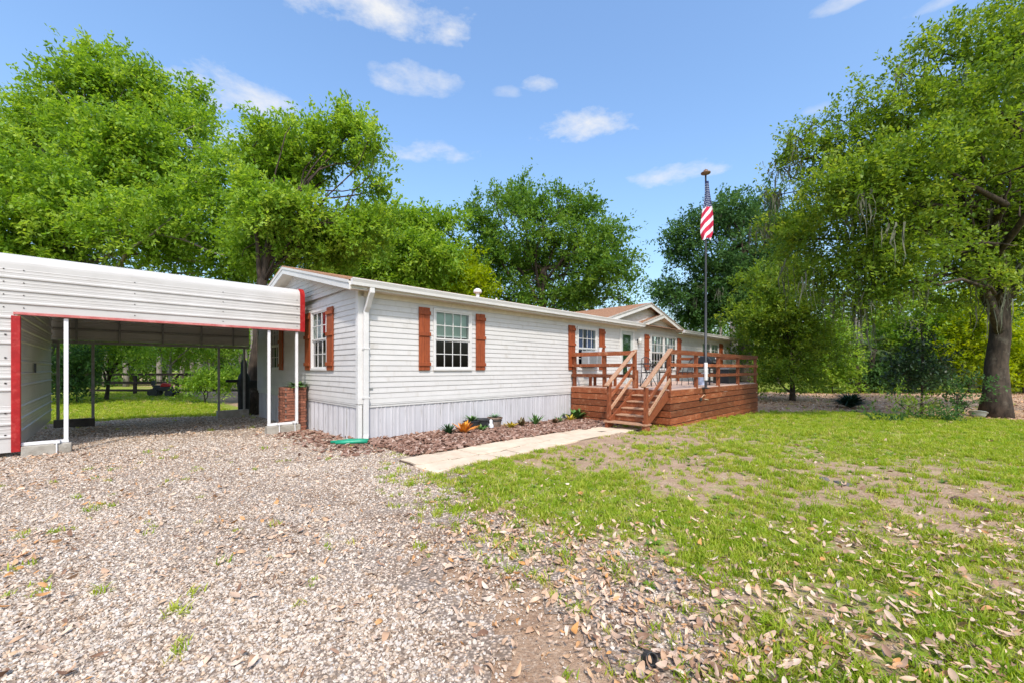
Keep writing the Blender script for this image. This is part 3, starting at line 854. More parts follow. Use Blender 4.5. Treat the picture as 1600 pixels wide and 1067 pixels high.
# front door with storm door
x0, x1, z0, z1 = OPEN_F[2]
df = MB().box(x0 - .09, -.05, z0, x0, .04, z1 + .09).box(x1, -.05, z0, x1 + .09, .04, z1 + .09).box(x0, -.05, z1, x1, .04, z1 + .09).build('door_frame', TRIMW, house, bevel=.005)
dr = MB().box(x0, -.02, z0, x0 + .14, .02, z1).box(x1 - .14, -.02, z0, x1, .02, z1).box(x0 + .14, -.02, z1 - .14, x1 - .14, .02, z1).box(x0 + .14, -.02, z0, x1 - .14, .02, z0 + .28).build('storm_door', M('grey_green_door', (.46, .49, .46), (.4, .43, .4), rough=.45), house, bevel=.004)
MB().box(x0 + .14, -.004, z0 + .28, x1 - .14, .004, z1 - .14).build('door_glass', GLASS, dr)
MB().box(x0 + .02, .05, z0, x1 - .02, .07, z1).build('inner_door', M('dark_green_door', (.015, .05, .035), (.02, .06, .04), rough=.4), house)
MB().tube([(x1 - .07, -.05, z0 + .95), (x1 - .07, -.05, z0 + 1.1)], .012).build('handle', BLACKM, dr)
# porch light
pl = MB().lathe([(.04, -.02), (.055, .0), (.05, .03)], (0, 0, 0), 12).map(lambda a, b, c: (a + 11.38, c * -1 - .03, b + 2.62)).build('porch_light', BLACKM, house, smooth=True)
MB().lathe([(.02, 0), (.055, .02), (.075, .10), (.06, .18), (.02, .21)], (11.38, -.12, 2.50), 12).build('lamp_shade', M('frosted_lamp_glass', (.7, .68, .62), rough=.3), pl, smooth=True)
# small grey plate near the corner
MB().box(.16, -.036, 1.08, .29, -.026, 1.115).build('data_plate', M('aluminium_plate', (.35, .35, .34), (.25, .25, .24), rough=.4, metal=.5), house)
# soffit, fascia, gutter ------------------------------------------------
def run_eave(x0, x1):
    MB().box(x0, EAVE + .02, 3.075, x1, -.001, 3.095).build('soffit', SOFFIT, house)
    MB().box(x0, EAVE, 3.07, x1, EAVE + .02, 3.215).build('fascia', TRIMW, house)
    g = MB().prism([(0, 0), (-.09, 0), (-.10, .055), (-.125, .115), (-.125, .13), (-.112, .13), (-.112, .12), (-.008, .12), (0, .13)], lambda b, c: (x0, EAVE - .002 + b, 3.115 + c), lambda b, c: (x1, EAVE - .002 + b, 3.115 + c))
    return g.build('gutter', GUTTER, house)
run_eave(-.30, 11.31); run_eave(15.0, LX + .3)
MB().box(-.02, -.03, 2.975, 11.3, -.026, 3.075).box(15, -.03, 2.975, LX, -.026, 3.075).build('frieze_board', SOFFIT, house)
# downspout at the corner
ds = [( .12, EAVE - .05, 3.13), (.12, EAVE - .05, 3.02), (.12, EAVE + .02, 2.93), (.12, -.16, 2.76), (.12, -.075, 2.66), (.12, -.075, 2.5), (.12, -.075, .16), (.10, -.10, .06), (.02, -.22, -.0), (-.03, -.30, -.02)]
dsb = MB()
ring = []
for i, p in enumerate(ds):
    p = Vector(p); t = (Vector(ds[min(i + 1, len(ds) - 1)]) - Vector(ds[max(i - 1, 0)])).normalized()
    sx = Vector((1, 0, 0)); o = t.cross(sx).normalized()
    ring.append([tuple(p + sx * a * .05 + o * b * .035) for a, b in ((-1, -1), (1, -1), (1, 1), (-1, 1))])
for r_ in ring: dsb.v += r_
for i in range(len(ring) - 1):
    for j in range(4):
        a, b = i * 4 + j, i * 4 + (j + 1) % 4; dsb.f.append((a, b, b + 4, a + 4))
dsb.build('downspout', TRIMW, house, bevel=.008)
for zz in (.9, 1.9): MB().box(.055, -.118, zz, .185, -.028, zz + .03).build('downspout_strap', TRIMW, house)
# main roof -------------------------------------------------------------
def roof_slab(front):
    s = (lambda y: y) if front else (lambda y: LY - y)
    mb = MB(); n = 30; y0 = EAVE - .03
    for k in range(n):                                 # stepped shingle courses
        a = y0 + (LY / 2 - y0) * k / n; b = y0 + (LY / 2 - y0) * (k + 1) / n
        za = 3.225 + (a - EAVE) * SL; zb = 3.225 + (b - EAVE) * SL
        mb.quad((-.34, s(a), za + .022), (LX + .34, s(a), za + .022), (LX + .34, s(b), zb + .006), (-.34, s(b), zb + .006))
        mb.quad((-.34, s(a), za), (LX + .34, s(a), za), (LX + .34, s(a), za + .022), (-.34, s(a), za + .022))
    mb.quad((-.34, s(y0), 3.225 + (y0 - EAVE) * SL - .02), (LX + .34, s(y0), 3.225 + (y0 - EAVE) * SL - .02), (LX + .34, s(LY / 2), 3.225 + (LY / 2 - EAVE) * SL - .02), (-.34, s(LY / 2), 3.225 + (LY / 2 - EAVE) * SL - .02))
    for xx in (-.34, LX + .34):
        mb.quad((xx, s(y0), 3.225 + (y0 - EAVE) * SL - .02), (xx, s(LY / 2), 3.225 + (LY / 2 - EAVE) * SL - .02), (xx, s(LY / 2), 3.225 + (LY / 2 - EAVE) * SL + .02), (xx, s(y0), 3.225 + (y0 - EAVE) * SL + .02))
    return mb.build('roof_slope', ROOFM, house, fix=False)
roof_slab(True); roof_slab(False)
for s in (0, 1):                                        # rake boards and soffit of the near gable end
    f = (lambda y: y) if s == 0 else (lambda y: LY - y)
    ya, yb = EAVE - .02, LY / 2
    za, zb = 3.20 + (ya - EAVE) * SL, 3.20 + (yb - EAVE) * SL
    MB().prism([(ya, za - .17), (yb, zb - .17), (yb, zb), (ya, za)], lambda a, b: (-.325, f(a), b), lambda a, b: (-.30, f(a), b)).build('rake_board', TRIMW, house)
    MB().prism([(ya, za - .045), (yb, zb - .045), (yb, zb + .012), (ya, za + .012)], lambda a, b: (-.342, f(a), b), lambda a, b: (-.326, f(a), b)).build('rake_trim', TRIMW, house)
    MB().prism([(ya, za - .15), (yb, zb - .15), (yb, zb - .135), (ya, za - .135)], lambda a, b: (-.30, f(a), b), lambda a, b: (.04, f(a), b)).build('rake_soffit', SOFFIT, house)
# roof vent just over the gutter line
vb = MB().tube([(4.05, 1.1, 3.4), (4.05, 1.1, 3.72)], .055, 12).build('roof_vent', POSTW, house, smooth=False)
MB().lathe([(.11, .0), (.125, .03), (.11, .09), (.05, .13)], (4.05, 1.1, 3.70), 14).build('vent_cap', POSTW, vb, smooth=True)
vb2 = MB().tube([(4.7, 1.0, 3.4), (4.7, 1.0, 3.62)], .03, 10).build('vent_pipe', POSTW, house)
# dormer gables ---------------------------------------------------------
DA, DZ, DL, DRR = 11.97, 4.15, 8.85, 15.12
ds_ = (DZ - 3.28) / (DA - DL)
SA, SZ = 13.13, 3.80                                     # small gable apex
yF = EAVE - .03
def slope_roof(xa, za, xb, zb, y0, y1, name, par):
    mb = MB(); n = 14
    for k in range(n):
        p, q = k / n, (k + 1) / n
        x_, z_ = xa + (xb - xa) * p, za + (zb - za) * p; x2, z2 = xa + (xb - xa) * q, za + (zb - za) * q
        mb.quad((x_, y0, z_ + .022), (x2, y0, z2 + .006), (x2, y1, z2 + .006), (x_, y1, z_ + .022))
        mb.quad((x_, y0, z_), (x_, y0, z_ + .022), (x_, y1, z_ + .022), (x_, y1, z_))
    mb.quad((xa, y0, za - .02), (xb, y0, zb - .02), (xb, y1, zb - .02), (xa, y1, za - .02))
    return mb.build(name, ROOFM, par, fix=False)
zl = DZ - ds_ * (DA - DL)
slope_roof(DL - .1, zl - .03, DA, DZ, yF, 3.6, 'dormer_slope', house)
slope_roof(DRR + .1, DZ - ds_ * (DRR + .1 - DA), DA, DZ, yF, 3.6, 'dormer_slope', house)
slope_roof(11.25, SZ - ds_ * (SA - 11.25), SA, SZ, yF, .05, 'dormer_slope', house)
def rake(xa, za, xb, zb, h, y, th, name='rake_board', m=None):
    MB().prism([(xa, za - h), (xb, zb - h), (xb, zb), (xa, za)], lambda a, b: (a, y, b), lambda a, b: (a, y + th, b)).build(name, m or TRIMW, house)
rake(DL - .05, zl - .015, DA, DZ - .0, .17, EAVE, .024)
rake(DRR + .06, DZ - ds_ * (DRR + .06 - DA), DA, DZ, .17, EAVE + .001, .024)
rake(DL - .05, zl + .005, DA, DZ + .02, .055, EAVE - .018, .017, 'rake_trim')
rake(DRR + .06, DZ + .02 - ds_ * (DRR + .06 - DA), DA, DZ + .02, .055, EAVE - .019, .017, 'rake_trim')
rake(11.28, SZ - ds_ * (SA - 11.28), SA, SZ, .17, EAVE - .004, .024)
rake(11.28, SZ + .02 - ds_ * (SA - 11.28), SA, SZ + .02, .055, EAVE - .022, .017, 'rake_trim')
for xa, za, xb, zb in ((11.28, SZ - ds_ * (SA - 11.28), SA, SZ), (DRR, DZ - ds_ * (DRR - DA), SA, DZ - ds_ * (SA - DA))):
    MB().prism([(xa, za - .15), (xb, zb - .15), (xb, zb - .13), (xa, za - .13)], lambda a, b: (a, EAVE + .03, b), lambda a, b: (a, -.0, b)).build('rake_soffit', SOFFIT, house)
zr = lambda x_: DZ - ds_ * abs(x_ - DA)
MB().prism([(DL, 3.12), (DRR, 3.12), (DRR, zr(DRR)), (DA, DZ - .04), (DL, zr(DL))], lambda a, b: (a, .02, b), lambda a, b: (a, .07, b)).build('dormer_wall', TRIMW, house)
dw = MB().box(9, .012, 3.13, 15, .018, 3.14).build('dormer_face', TRIMW, house)
z = 3.10
while z < DZ - .1:
    half = (DZ - .07 - (z + CW)) / ds_
    if half > .1: siding(dw, idf, z, DA - half, DA + half)
    z += CW

# ------------------------------------------------------------------ deck
deck = empty('deck', (HC[0], HC[1], 0), ANG, 'red stained wooden deck with railings and stairs in front of the house', 'deck')
DX0, DX1, DY, DZF = 7.05, 14.95, -3.30, .95
fl = MB().box(DX0 + .06, DY + .06, .74, DX1 - .06, -.05, .90).build('floor_frame', DECKW, deck)
y = -.045 - .14; first = None
while y > DY - .04:
    b = MB().box(DX0 - .02, y, .915, DX1 + .02, y + .135, .95).build('deck_board', FLOORB, deck, bevel=.004); y -= .1405
z = -.36; k = 0
brk = (10.2, 12.1, 9.1, 12.1, 12.1, 10.9, 8.6, 12.1)
zs = []
while z < .80:
    h = .165 if z > -.2 else .12
    zs.append((z, h)); z += h + .022
while len(zs) > 7: zs.pop(0)
top = zs[-1][0] + zs[-1][1]; sh = .925 - top
for k, (z, h) in enumerate(zs):
    z += sh
    xb = brk[k]; dz = random.uniform(-.006, .006)
    MB().box(DX0 + .005, DY - .03, z, xb - .003, DY, z + h).build('skirt_board', DECKW, deck, bevel=.005)
    MB().box(xb + .003, DY - .03 - random.uniform(0, .006), z + dz, DX1, DY, z + h + dz).build('skirt_board', DECKW, deck, bevel=.005)
    MB().map(idf).box(DX0 - .03, DY - .03, z, DX0, -2.32, z + h).build('skirt_board', DECKW, deck, bevel=.005)
    MB().box(DX0 - .03, -2.2, z, DX0, -.04, z + h).build('skirt_board', DECKW, deck, bevel=.005)
    MB().box(DX1, DY - .03, z, DX1 + .03, -.04, z + h).build('skirt_board', DECKW, deck, bevel=.005)
MB().box(DX0 + .05, DY + .01, -.4, DX1 - .05, DY + .03, .73).box(DX0 + .01, DY + .05, -.4, DX0 + .03, -.1, .73).build('gap_shade', SHADE_DARK, deck)  # dark sheets added so the board gaps read as shade
def post(x, y, z0=.95, z1=1.96, w=.095):
    return MB().box(x - w / 2, y - w / 2, z0, x + w / 2, y + w / 2, z1).build('post', DECKP, deck, bevel=.006)
for px_ in (DX0 + .05, 8.92, 10.76, 12.76, DX1 - .05): post(px_, DY + .05, .6)
for py_ in (-.12, -1.24, -2.24): post(DX0 + .05, py_, .6, 2.0 if py_ < -2 else 1.96)
MB().box(DX0 + .11, -2.30, .95, DX0 + .16, -2.18, 1.47).build('post', DECKP, deck, bevel=.006)
for py_ in (-.12, -1.7): post(DX1 - .05, py_, .6)
def rail(a, b, w=.036, h=.095, m=DECKW): return MB().beam(a, b, w, h).build('rail', m, deck, bevel=.005)
yr = DY - .018
for x_a, x_b, o in ((DX0 - .02, 10.78, 0), (10.78, DX1 + .02, .004)):
    rail((x_a, yr, 1.955 - o), (x_b - .004, yr, 1.955 + o), h=.12)
    rail((x_a, yr, 1.61), (x_b - .004, yr, 1.61)); rail((x_a, yr, 1.30), (x_b - .004, yr, 1.30))
xr = DX0 - .018
for zz, h in ((1.955, .12), (1.61, .095), (1.30, .095)):
    rail((xr, -.05, zz), (xr, -2.28, zz), h=h); rail((DX1 + .018, -.05, zz), (DX1 + .018, DY - .03, zz), h=h)
# stairs
stairs = MB().beam((5.72, -2.30, .10), (7.02, -2.30, .80), .04, .24).beam((5.72, -3.24, .10), (7.02, -3.24, .80), .04, .24).build('stairs', DECKP, deck, bevel=.005)
NS = [(5.60, .15), (5.93, .31), (6.21, .47), (6.49, .63), (6.77, .79)]
for i, (xs_, zt) in enumerate(NS):
    x2 = (NS[i + 1][0] if i < 4 else DX0) + .03
    y0_, y1_ = (-3.36, -2.16) if i == 0 else (-3.215, -2.325)
    if i == 0:
        MB().box(xs_, y0_, zt - .04, xs_ + .30, y1_, zt).build('tread', WORN, stairs, bevel=.006)
        MB().box(xs_ + .03, -3.33, -.1, xs_ + .27, -3.24, zt - .042).build('riser', DECKW, stairs, bevel=.005)
        MB().box(xs_ + .03, -2.28, -.1, xs_ + .27, -2.19, zt - .042).build('riser', DECKW, stairs, bevel=.005)
    else:
        MB().box(xs_, y0_, zt - .035, xs_ + .13, y1_, zt).build('tread', WORN, stairs, bevel=.006)
        MB().box(xs_ + .137, y0_, zt - .035, x2, y1_, zt).build('tread', WORN, stairs, bevel=.006)
        MB().box(xs_ + .03, y0_, zt - .155, xs_ + .052, y1_, zt - .037).build('riser', DECKW, stairs)
MB().box(DX0 - .055, -3.215, .795, DX0 - .033, -2.325, .91).build('riser', DECKW, stairs)
for yy in (-2.25, -3.29):
    MB().box(5.70, yy - .045, -.12, 5.79, yy + .045, 1.04).build('newel_post', DECKP, stairs, bevel=.006)
    MB().beam((5.60, yy, 1.06), (7.12, yy, 2.035), .125, .04).build('handrail', WORN, stairs, bevel=.006)
    so = .063 if yy < -3 else -.063
    for a, b in ((.70, 1.60), (.38, 1.28)):
        MB().beam((5.78, yy - so * .55, a), (7.0, yy - so * .55, b - .06), .036, .085).build('stair_rail', WORN if a < .5 else DECKW, stairs, bevel=.005)
# loose cable and hook on the deck front
hk = MB().tube([(9.05, DY - .04, .60), (9.1, DY - .07, .68), (9.2, DY - .08, .72), (9.32, DY - .07, .70), (9.36, DY - .05, .66)], .014, 6).build('hose_hook', M('tan_rope', (.55, .33, .2), (.45, .26, .15), rough=.8), deck, smooth=True)
MB().box(8.96, DY - .075, .545, 9.08, DY - .032, .64).build('outlet_box', BLACKM, deck, bevel=.01)
MB().tube([(9.36, DY - .04, .58), (9.55, DY - .04, .56), (9.68, DY - .035, .54)], .01, 6).build('cable', M('beige_cable', (.6, .45, .3), rough=.7), deck)

# ------------------------------------------------------------------ flagpole and flag
fpx, fpy = 9.28, DY - .10
fx, fy = W(fpx, fpy)
pole = empty('flagpole', (fx, fy, .93), ANG, 'tall black flagpole fixed to the front edge of the deck', 'flagpole')
zb = .93
MB().lathe([(.07, .0), (.07, .015), (.037, .02), (.037, 2.4), (.033, 2.42), (.031, 4.2), (.027, 4.22), (.025, 7.36 - zb)], (0, 0, 0), 12).build('pole', BLACKM, pole, smooth=True)
MB().lathe([(.05, 0), (.054, .02), (.054, .52), (.048, .54)], (0, 0, .22), 14).build('sleeve', POSTW, pole, smooth=True)
MB().lathe([(.03, 0), (.05, .02), (.135, .05), (.14, .075), (.07, .11), (.06, .15), (.03, .17), (.005, .19)], (0, 0, 7.36 - zb), 18).build('cap_light', M('bronze_cap', (.22, .13, .08), (.16, .09, .06), rough=.5), pole, smooth=True)
for zz in (.905,): MB().box(-.11, -.08, zz - zb, .11, .10, zz + .024 - zb).build('bracket', BLACKM, pole)
def build_flag():
    # hanging limp from the upper halyard: folded round the pole, narrow at the top and full at the foot
    nu, nv = 70, 120; htop, hbot = 7.14, 5.42
    us = np.linspace(0, 1, nu); vs = np.linspace(0, 1, nv)
    U, V = np.meshgrid(us, vs)
    wid = .11 + .24 * sst(.05, .75, V) * (1 - .45 * sst(.86, 1, V))
    a = np.array([-.55, .83])                                     # across the view, in world terms a plain direction
    fold = np.sin(U * math.pi * 3.0 + V * 2.2) * (.028 * (.4 + V)) + np.sin(U * 13 + V * 5) * .006
    sx = (U - .45) * wid * 1.0 + .02 * np.sin(V * 5)
    X = sx * .97; Yv = -.085 + fold - .02
    Z = htop - (htop - hbot) * V - .10 * np.abs(U - .35) * V - .05 * sst(.9, 1, V) * np.sin(U * 7)
    verts = np.stack([X, Yv, Z - zb], -1).reshape(-1, 3)
    i = np.arange(nu * nv).reshape(nv, nu)
    f = np.stack([i[:-1, :-1], i[:-1, 1:], i[1:, 1:], i[1:, :-1]], -1).reshape(-1, 4)
    me = bpy.data.meshes.new('flag')
    m = bpy.data.materials.new('flag_cloth'); m.use_nodes = True
    N, L = m.node_tree.nodes, m.node_tree.links
    b = N['Principled BSDF']; b.inputs['Roughness'].default_value = .8
    at = N.new('ShaderNodeVertexColor'); at.layer_name = 'print'; L.new(at.outputs[0], b.inputs['Base Color'])
    o = np_mesh('flag', verts, f, m, smooth=True)
    ca = o.data.color_attributes.new('print', 'FLOAT_COLOR', 'POINT')
    # cloth print: canton above, thirteen stripes running aslant where the cloth is gathered
    S = V + U * .24
    stripe = ((S * 5.5) % 1 > .56).astype(float)
    red = np.array([.50, .012, .05]); white = np.array([.80, .76, .78]); navy = np.array([.010, .020, .085])
    c = np.where(stripe[..., None] < 1, red, white)
    cant = (V + U * .04) < .47
    c = np.where(cant[..., None], navy, c)
    sr = (V * 26) % 1; sc_ = (U * 5 + (np.floor(V * 26) % 2) * .5) % 1
    star = cant & (((sr - .5) / .24) ** 2 + ((sc_ - .5) / .17) ** 2 < 1) & (V > .05)
    c = np.where(star[..., None], np.array([.62, .68, .74]), c)
    ca.data.foreach_set('color', np.concatenate([c, np.ones(c.shape[:2] + (1,))], -1).astype(np.float32).ravel())
    o.location = (fx, fy, zb); o.rotation_euler = (0, 0, R(-12))
    tag(o, 'American flag hanging limp from the top of the black pole', 'flag')
build_flag()

# ------------------------------------------------------------------ carport (house frame as well)
cp = empty('carport', W(-.217, -.488) + (.09,), ANG, 'white corrugated steel carport with red trim beside the house', 'carport')
cp.scale = (.94, .94, .94)
CY, CX0, CXL, CX1, CZB, CZT, CYR = 3.29, -9.4, -4.82, 0.0, 2.50, 3.56, 9.2
def ribs(z0, z1, ph=.0, step=.225, d=.022):
    """corrugated sheet profile: (offset, height)"""
    pr = [(0, z0)]; z = z0 + ph
    while z < z1 - .08:
        if z > z0 + .02:
            pr += [(0, z), (-d, z + .018), (-d, z + .044), (0, z + .062)]
            m = z + .062 + (step - .062) / 3
            for mm in (m, m + (step - .062) / 3):
                if mm + .012 < z1: pr += [(0, mm - .01), (-.004, mm), (0, mm + .01)]
        z += step
    pr.append((0, z1)); return pr
def sheet(prof, f0, f1, name='metal_sheet', m=None): return MB().strip(prof, f0, f1).build(name, m or METALW, cp, fix=False)
# front: upper sheet with rolled top edge
prof = [(b, c) for b, c in ribs(CZB + .01, 3.36, .13)]
curve = [(.20 * (1 - math.cos(t)), 3.36 + .20 * math.sin(t)) for t in [math.pi / 2 * i / 8 for i in range(1, 9)]]
prof += curve
sheet(prof, lambda b, c: (CX0, CY + b, c), lambda b, c: (CX1, CY + b, c), 'front_sheet')
yR0 = CY + .20
ymid = (CY + CYR) / 2
for k in range(8):                                          # roof sheets run front to back over a low ridge
    pass
rs = lambda y: 3.56 + (min(y, CYR + CY - y) - yR0) * .085
for a, b in ((yR0, ymid), (ymid, CYR - .1)):
    n = 7
    for k in range(n):
        p, q = a + (b - a) * k / n, a + (b - a) * (k + 1) / n
        pr = [(p, rs(p)), (p + .1, rs(p + .1)), (p + .12, rs(p + .12) + .02), (p + .16, rs(p + .16) + .02), (p + .18, rs(p + .18)), (q, rs(q))]
        sheet(pr, lambda y, z: (CX0, y, z), lambda y, z: (CX1 + .0, y, z), 'roof_sheet')
# full-height front to the left of the opening, and the wall that runs back from it
for z0, z1 in ((.02, .85), (.851, 1.68), (1.681, CZB + .008)):
    sheet(ribs(z0, z1, .02), lambda b, c: (CX0, CY + b + .002, c), lambda b, c: (CXL, CY + b + .002, c))
    sheet(ribs(z0 + .06, z1 + .06, .02), lambda b, c: (CXL + .03 - b, CY + .05, c), lambda b, c: (CXL + .03 - b, CYR - .05, c))
sheet(ribs(CZB + .07, 3.5, .05), lambda b, c: (CXL + .03 - b, CY + .05, c), lambda b, c: (CXL + .03 - b, CYR - .05, c))
sheet(ribs(2.32, 3.45, .05), lambda b, c: (CXL, CYR - b, c), lambda b, c: (CX1, CYR - b, c), 'rear_sheet')
# trims
rt = [(0, CZB - .05)] + [(0, 3.36)] + curve
trim = MB()
off = lambda b, c, e: (b - e, c) if c <= 3.36 else (b - e * (.2 - b) / .2, c + e * (c - 3.36) / .2)
inner = [off(b, c, .014) for b, c in rt]; outer = [off(b, c, .030) for b, c in rt]
trim.prism(inner + outer[::-1], lambda b, c: (CX1 - .10, CY + b, c), lambda b, c: (CX1 + .012, CY + b, c))
trim.build('end_trim', REDT, cp, fix=True)
MB().box(CX1 + .002, CY - .01, CZB - .05, CX1 + .01, CY + .10, 3.36).build('end_trim', REDT, cp)
MB().box(CXL - .02, CY - .030, 2.458, CX1 - .102, CY + .05, 2.506).build('bottom_trim', REDF, cp, bevel=.006)
MB().box(-4.865, CY - .035, .02, -4.755, CY + .06, CZB - .06).build('corner_trim', REDT, cp, bevel=.008)
# front legs
def tube_post(x, y, z0, z1, w=.062, m=POSTW, name='post'): return MB().box(x - w / 2, y - w / 2, z0, x + w / 2, y + w / 2, z1).build(name, m, cp, bevel=.006)
yp = CY + .05
tube_post(-4.205, yp, .17, 2.445); tube_post(-.80, yp, .15, 2.445); tube_post(-.165, yp, .15, 2.445)
MB().box(-4.755, yp - .031, .112, -4.17, yp + .031, .17).build('base_rail', POSTW, cp, bevel=.006)
MB().box(-.835, yp - .031, .085, -.13, yp + .031, .148).build('base_rail', POSTW, cp, bevel=.006)
MB().box(-4.75, yp - .11, -.15, -4.13, yp + .12, .108).build('concrete_block', CONC, cp, bevel=.015)
MB().box(-.86, yp - .11, -.2, -.10, yp + .12, .08).build('concrete_block', CONC, cp, bevel=.015)
for x_, z_ in ((-4.32, .12), (-.60, .10), (-.24, .12)):
    MB().tube([(x_, yp - .12, z_ + .04), (x_ + .004, yp - .135, -.12)], .011, 8).box(x_ - .04, yp - .13, z_ + .0, x_ + .04, yp - .033, z_ + .05).build('anchor_rod', POSTW, cp)
# back legs, header and roof frame seen from inside, shade painted in as grey
for xx in (-4.66, -3.97, -.92, -.17): tube_post(xx, CYR - .08, -.1, 2.22, .065, GREYST)
MB().box(CXL + .05, CYR - .11, 2.22, CX1 - .02, CYR - .045, 2.30).build('header', GREYST, cp)
MB().box(CXL + .05, CYR - .06, 2.62, CX1 - .02, CYR - .02, 2.67).build('purlin', GREYST, cp)
MB().box(CXL + .05, CYR - .06, 3.0, CX1 - .02, CYR - .02, 3.05).build('purlin', GREYST, cp)
for xx in (-4.3, -3.4, -2.4, -1.4, -.5): tube_post(xx, CYR - .09, 2.302, 3.4, .05, GREYST, 'stud')
MB().box(-4.74, CYR - .2, -.3, -3.93, CYR + .05, .06).build('concrete_block', M('dark_block', (.10, .085, .07), (.06, .05, .045), rough=.95), cp)
MB().box(-.97, CYR - .2, -.35, -.05, CYR + .05, .05).build('concrete_block', CONC, cp)
for yy in (4.6, 6.2, 7.8):
    MB().tube([(CXL + .1, yy, rs(yy) - .06), (CX1 - .05, yy, rs(yy) - .06)], .03, 4).build('rafter', GREYST, cp)
for xx in (CXL + .08, CX1 - .06):
    MB().box(xx - .03, CY + .1, 3.40, xx + .03, CYR - .1, 3.46).build('side_rail', GREYST, cp)
# screw heads
sc = MB()
for xx in (-8.0, -6.4, -4.95, -4.72, -3.25, -1.75, -.17):
    for zz in (2.585, 2.81, 3.035, 3.26): sc.box(xx - .008, CY - .010, zz - .008, xx + .008, CY - .001, zz + .008)
for xx in (-4.93,):
    for zz in (.33, .72, 1.25, 1.7, 2.1): sc.box(xx - .012, CY - .012, zz - .012, xx + .012, CY - .001, zz + .012)
tag(sc.build('screw_heads', M('dark_screw', (.06, .05, .045), rough=.5, metal=.4), cp), kind='stuff')
MB().box(CXL + .045, 5.3, 1.42, CXL + .075, 5.38, 1.62).build('switch_box', BLACKM, cp)

# ------------------------------------------------------------------ brick planter between carport and house
bpx_, bpy_, bw, bd = -.60, 2.80, .52, .54
bx, by = W(bpx_, bpy_)
bp_ = empty('brick_planter', (bx, by, gz1(bx, by)), ANG, 'square stacked red brick planter against the house end wall', 'planter')
MB().box(.02, .02, -.05, bw - .02, bd - .02, 1.06).build('core', MORTAR, bp_)
b0 = MB().box(-.1, -.05, -.029, .1, .05, .029).build('brick', BRICK, bp_, bevel=.005)
b0.location = (.12, .045, .03)
for c in range(16):
    zc = .03 + c * .068
    for k in range(2):
        if c % 2 == 0: spots = ((.12 + k * .25, .045, 0), (.12 + k * .25, bd - .045, 0), (.045, .155 + k * .21, 1), (bw - .045, .155 + k * .21, 1))
        else: spots = ((.16 + k * .25, .045, 0), (.13 + k * .25, bd - .045, 0), (.045, .13 + k * .24, 1), (bw - .045, .13 + k * .24, 1))
        for xx, yy, tt in spots:
            if c == 0 and k == 0 and (xx, yy) == (.12, .045): continue
            place(b0, 'brick', bp_, (xx + random.uniform(-.006, .006) - (.03 if tt == 0 and c % 2 and k else 0), yy + random.uniform(-.008, .008), zc), (0, 0, (math.pi / 2 if tt else 0) + random.uniform(-.03, .03)), (1.1 if tt == 0 else .95, 1, 1))
MB().box(.08, .08, 1.06, bw - .08, bd - .08, 1.08).build('soil', SOIL, bp_)
blk = MB().box(-.13, -.1, 0, .13, .1, .02).prism([(-.13, .02), (.13, .02), (-.10, .15)], lambda a, b: (a, -.09, b), lambda a, b: (a, .09, b)).build('stone_wedge', CONC, None, bevel=.01)
wx, wy = W(-.86, 2.85); blk.location = (wx, wy, gz1(wx, wy)); blk.rotation_euler = (0, 0, ANG + .3)
tag(blk, 'tan wedge of broken concrete beside the brick planter', 'concrete')

# ------------------------------------------------------------------ path of flagstones and the planting bed
pth = empty('path', (HC[0], HC[1], 0), ANG)
tag(pth, 'cream flagstone path from the driveway to the deck stairs', kind='structure')
def slab(x0, x1, y0f, y1f, seed):
    r = random.Random(seed); pts = []
    n = 7
    xs_ = [x0 + (x1 - x0) * i / n for i in range(n + 1)]
    for x_ in xs_: pts.append((x_ + r.uniform(-.01, .01), y0f(x_) + r.uniform(-.012, .012)))
    m = (y0f(x1) + y1f(x1)) / 2; pts.append((x1 + r.uniform(-.03, .03), m))
    for x_ in xs_[::-1]: pts.append((x_ + r.uniform(-.01, .01), y1f(x_) + r.uniform(-.012, .012)))
    m = (y0f(x0) + y1f(x0)) / 2; pts.append((x0 + r.uniform(-.03, .03), m))
    cx_, cy_ = W((x0 + x1) / 2, (y0f(x0) + y1f(x0)) / 2)
    dz = gz1(cx_, cy_) + r.uniform(.022, .034)
    tl = r.uniform(-.006, .006)
    return MB().prism(pts, lambda a, b: (a, b, dz - .08), lambda a, b: (a, b, dz + tl * (a - x0))).build('paver', PAVER, pth, bevel=.006)
wob = lambda x_, s, a: a * math.sin(x_ * 2.1 + s) + a * .6 * math.sin(x_ * 5.3 + s * 2)
yo = lambda x_: -3.12 + wob(x_, .4, .025) + .02 * x_ - .10 * max(0, .6 - x_)
ym = lambda x_: -2.66 + wob(x_, 1.9, .045)
yi = lambda x_: -2.02 + wob(x_, 3.0, .02) - .10 * max(0, .5 - x_)
cuts_o = [-.32, .35, 1.05, 1.55, 2.55, 3.3, 4.3, 5.0, 5.95]
cuts_i = [-.25, .35, .95, 2.0, 2.75, 3.9, 4.75, 5.9]
for i in range(len(cuts_o) - 1): slab(cuts_o[i] + .011, cuts_o[i + 1] - .011, yo, lambda x_: ym(x_) - .020, 40 + i)
for i in range(len(cuts_i) - 1): slab(cuts_i[i] + .011, cuts_i[i + 1] - .011, lambda x_: ym(x_) + .018, yi, 60 + i)
jb = MB()
for i in range(24):
    a, b_ = -.28 + i * .257, -.28 + (i + 1) * .257
    q = [(a, -3.04), (b_, -3.04), (b_, -2.07), (a, -2.07)]
    jb.quad(*[(p_[0], p_[1], gz1(*W(*p_)) + .012) for p_ in q])
jb.build('joint_soil', M('joint_soil', (.10, .065, .04), (.06, .04, .028), scale=20, rough=.95), pth, fix=False)
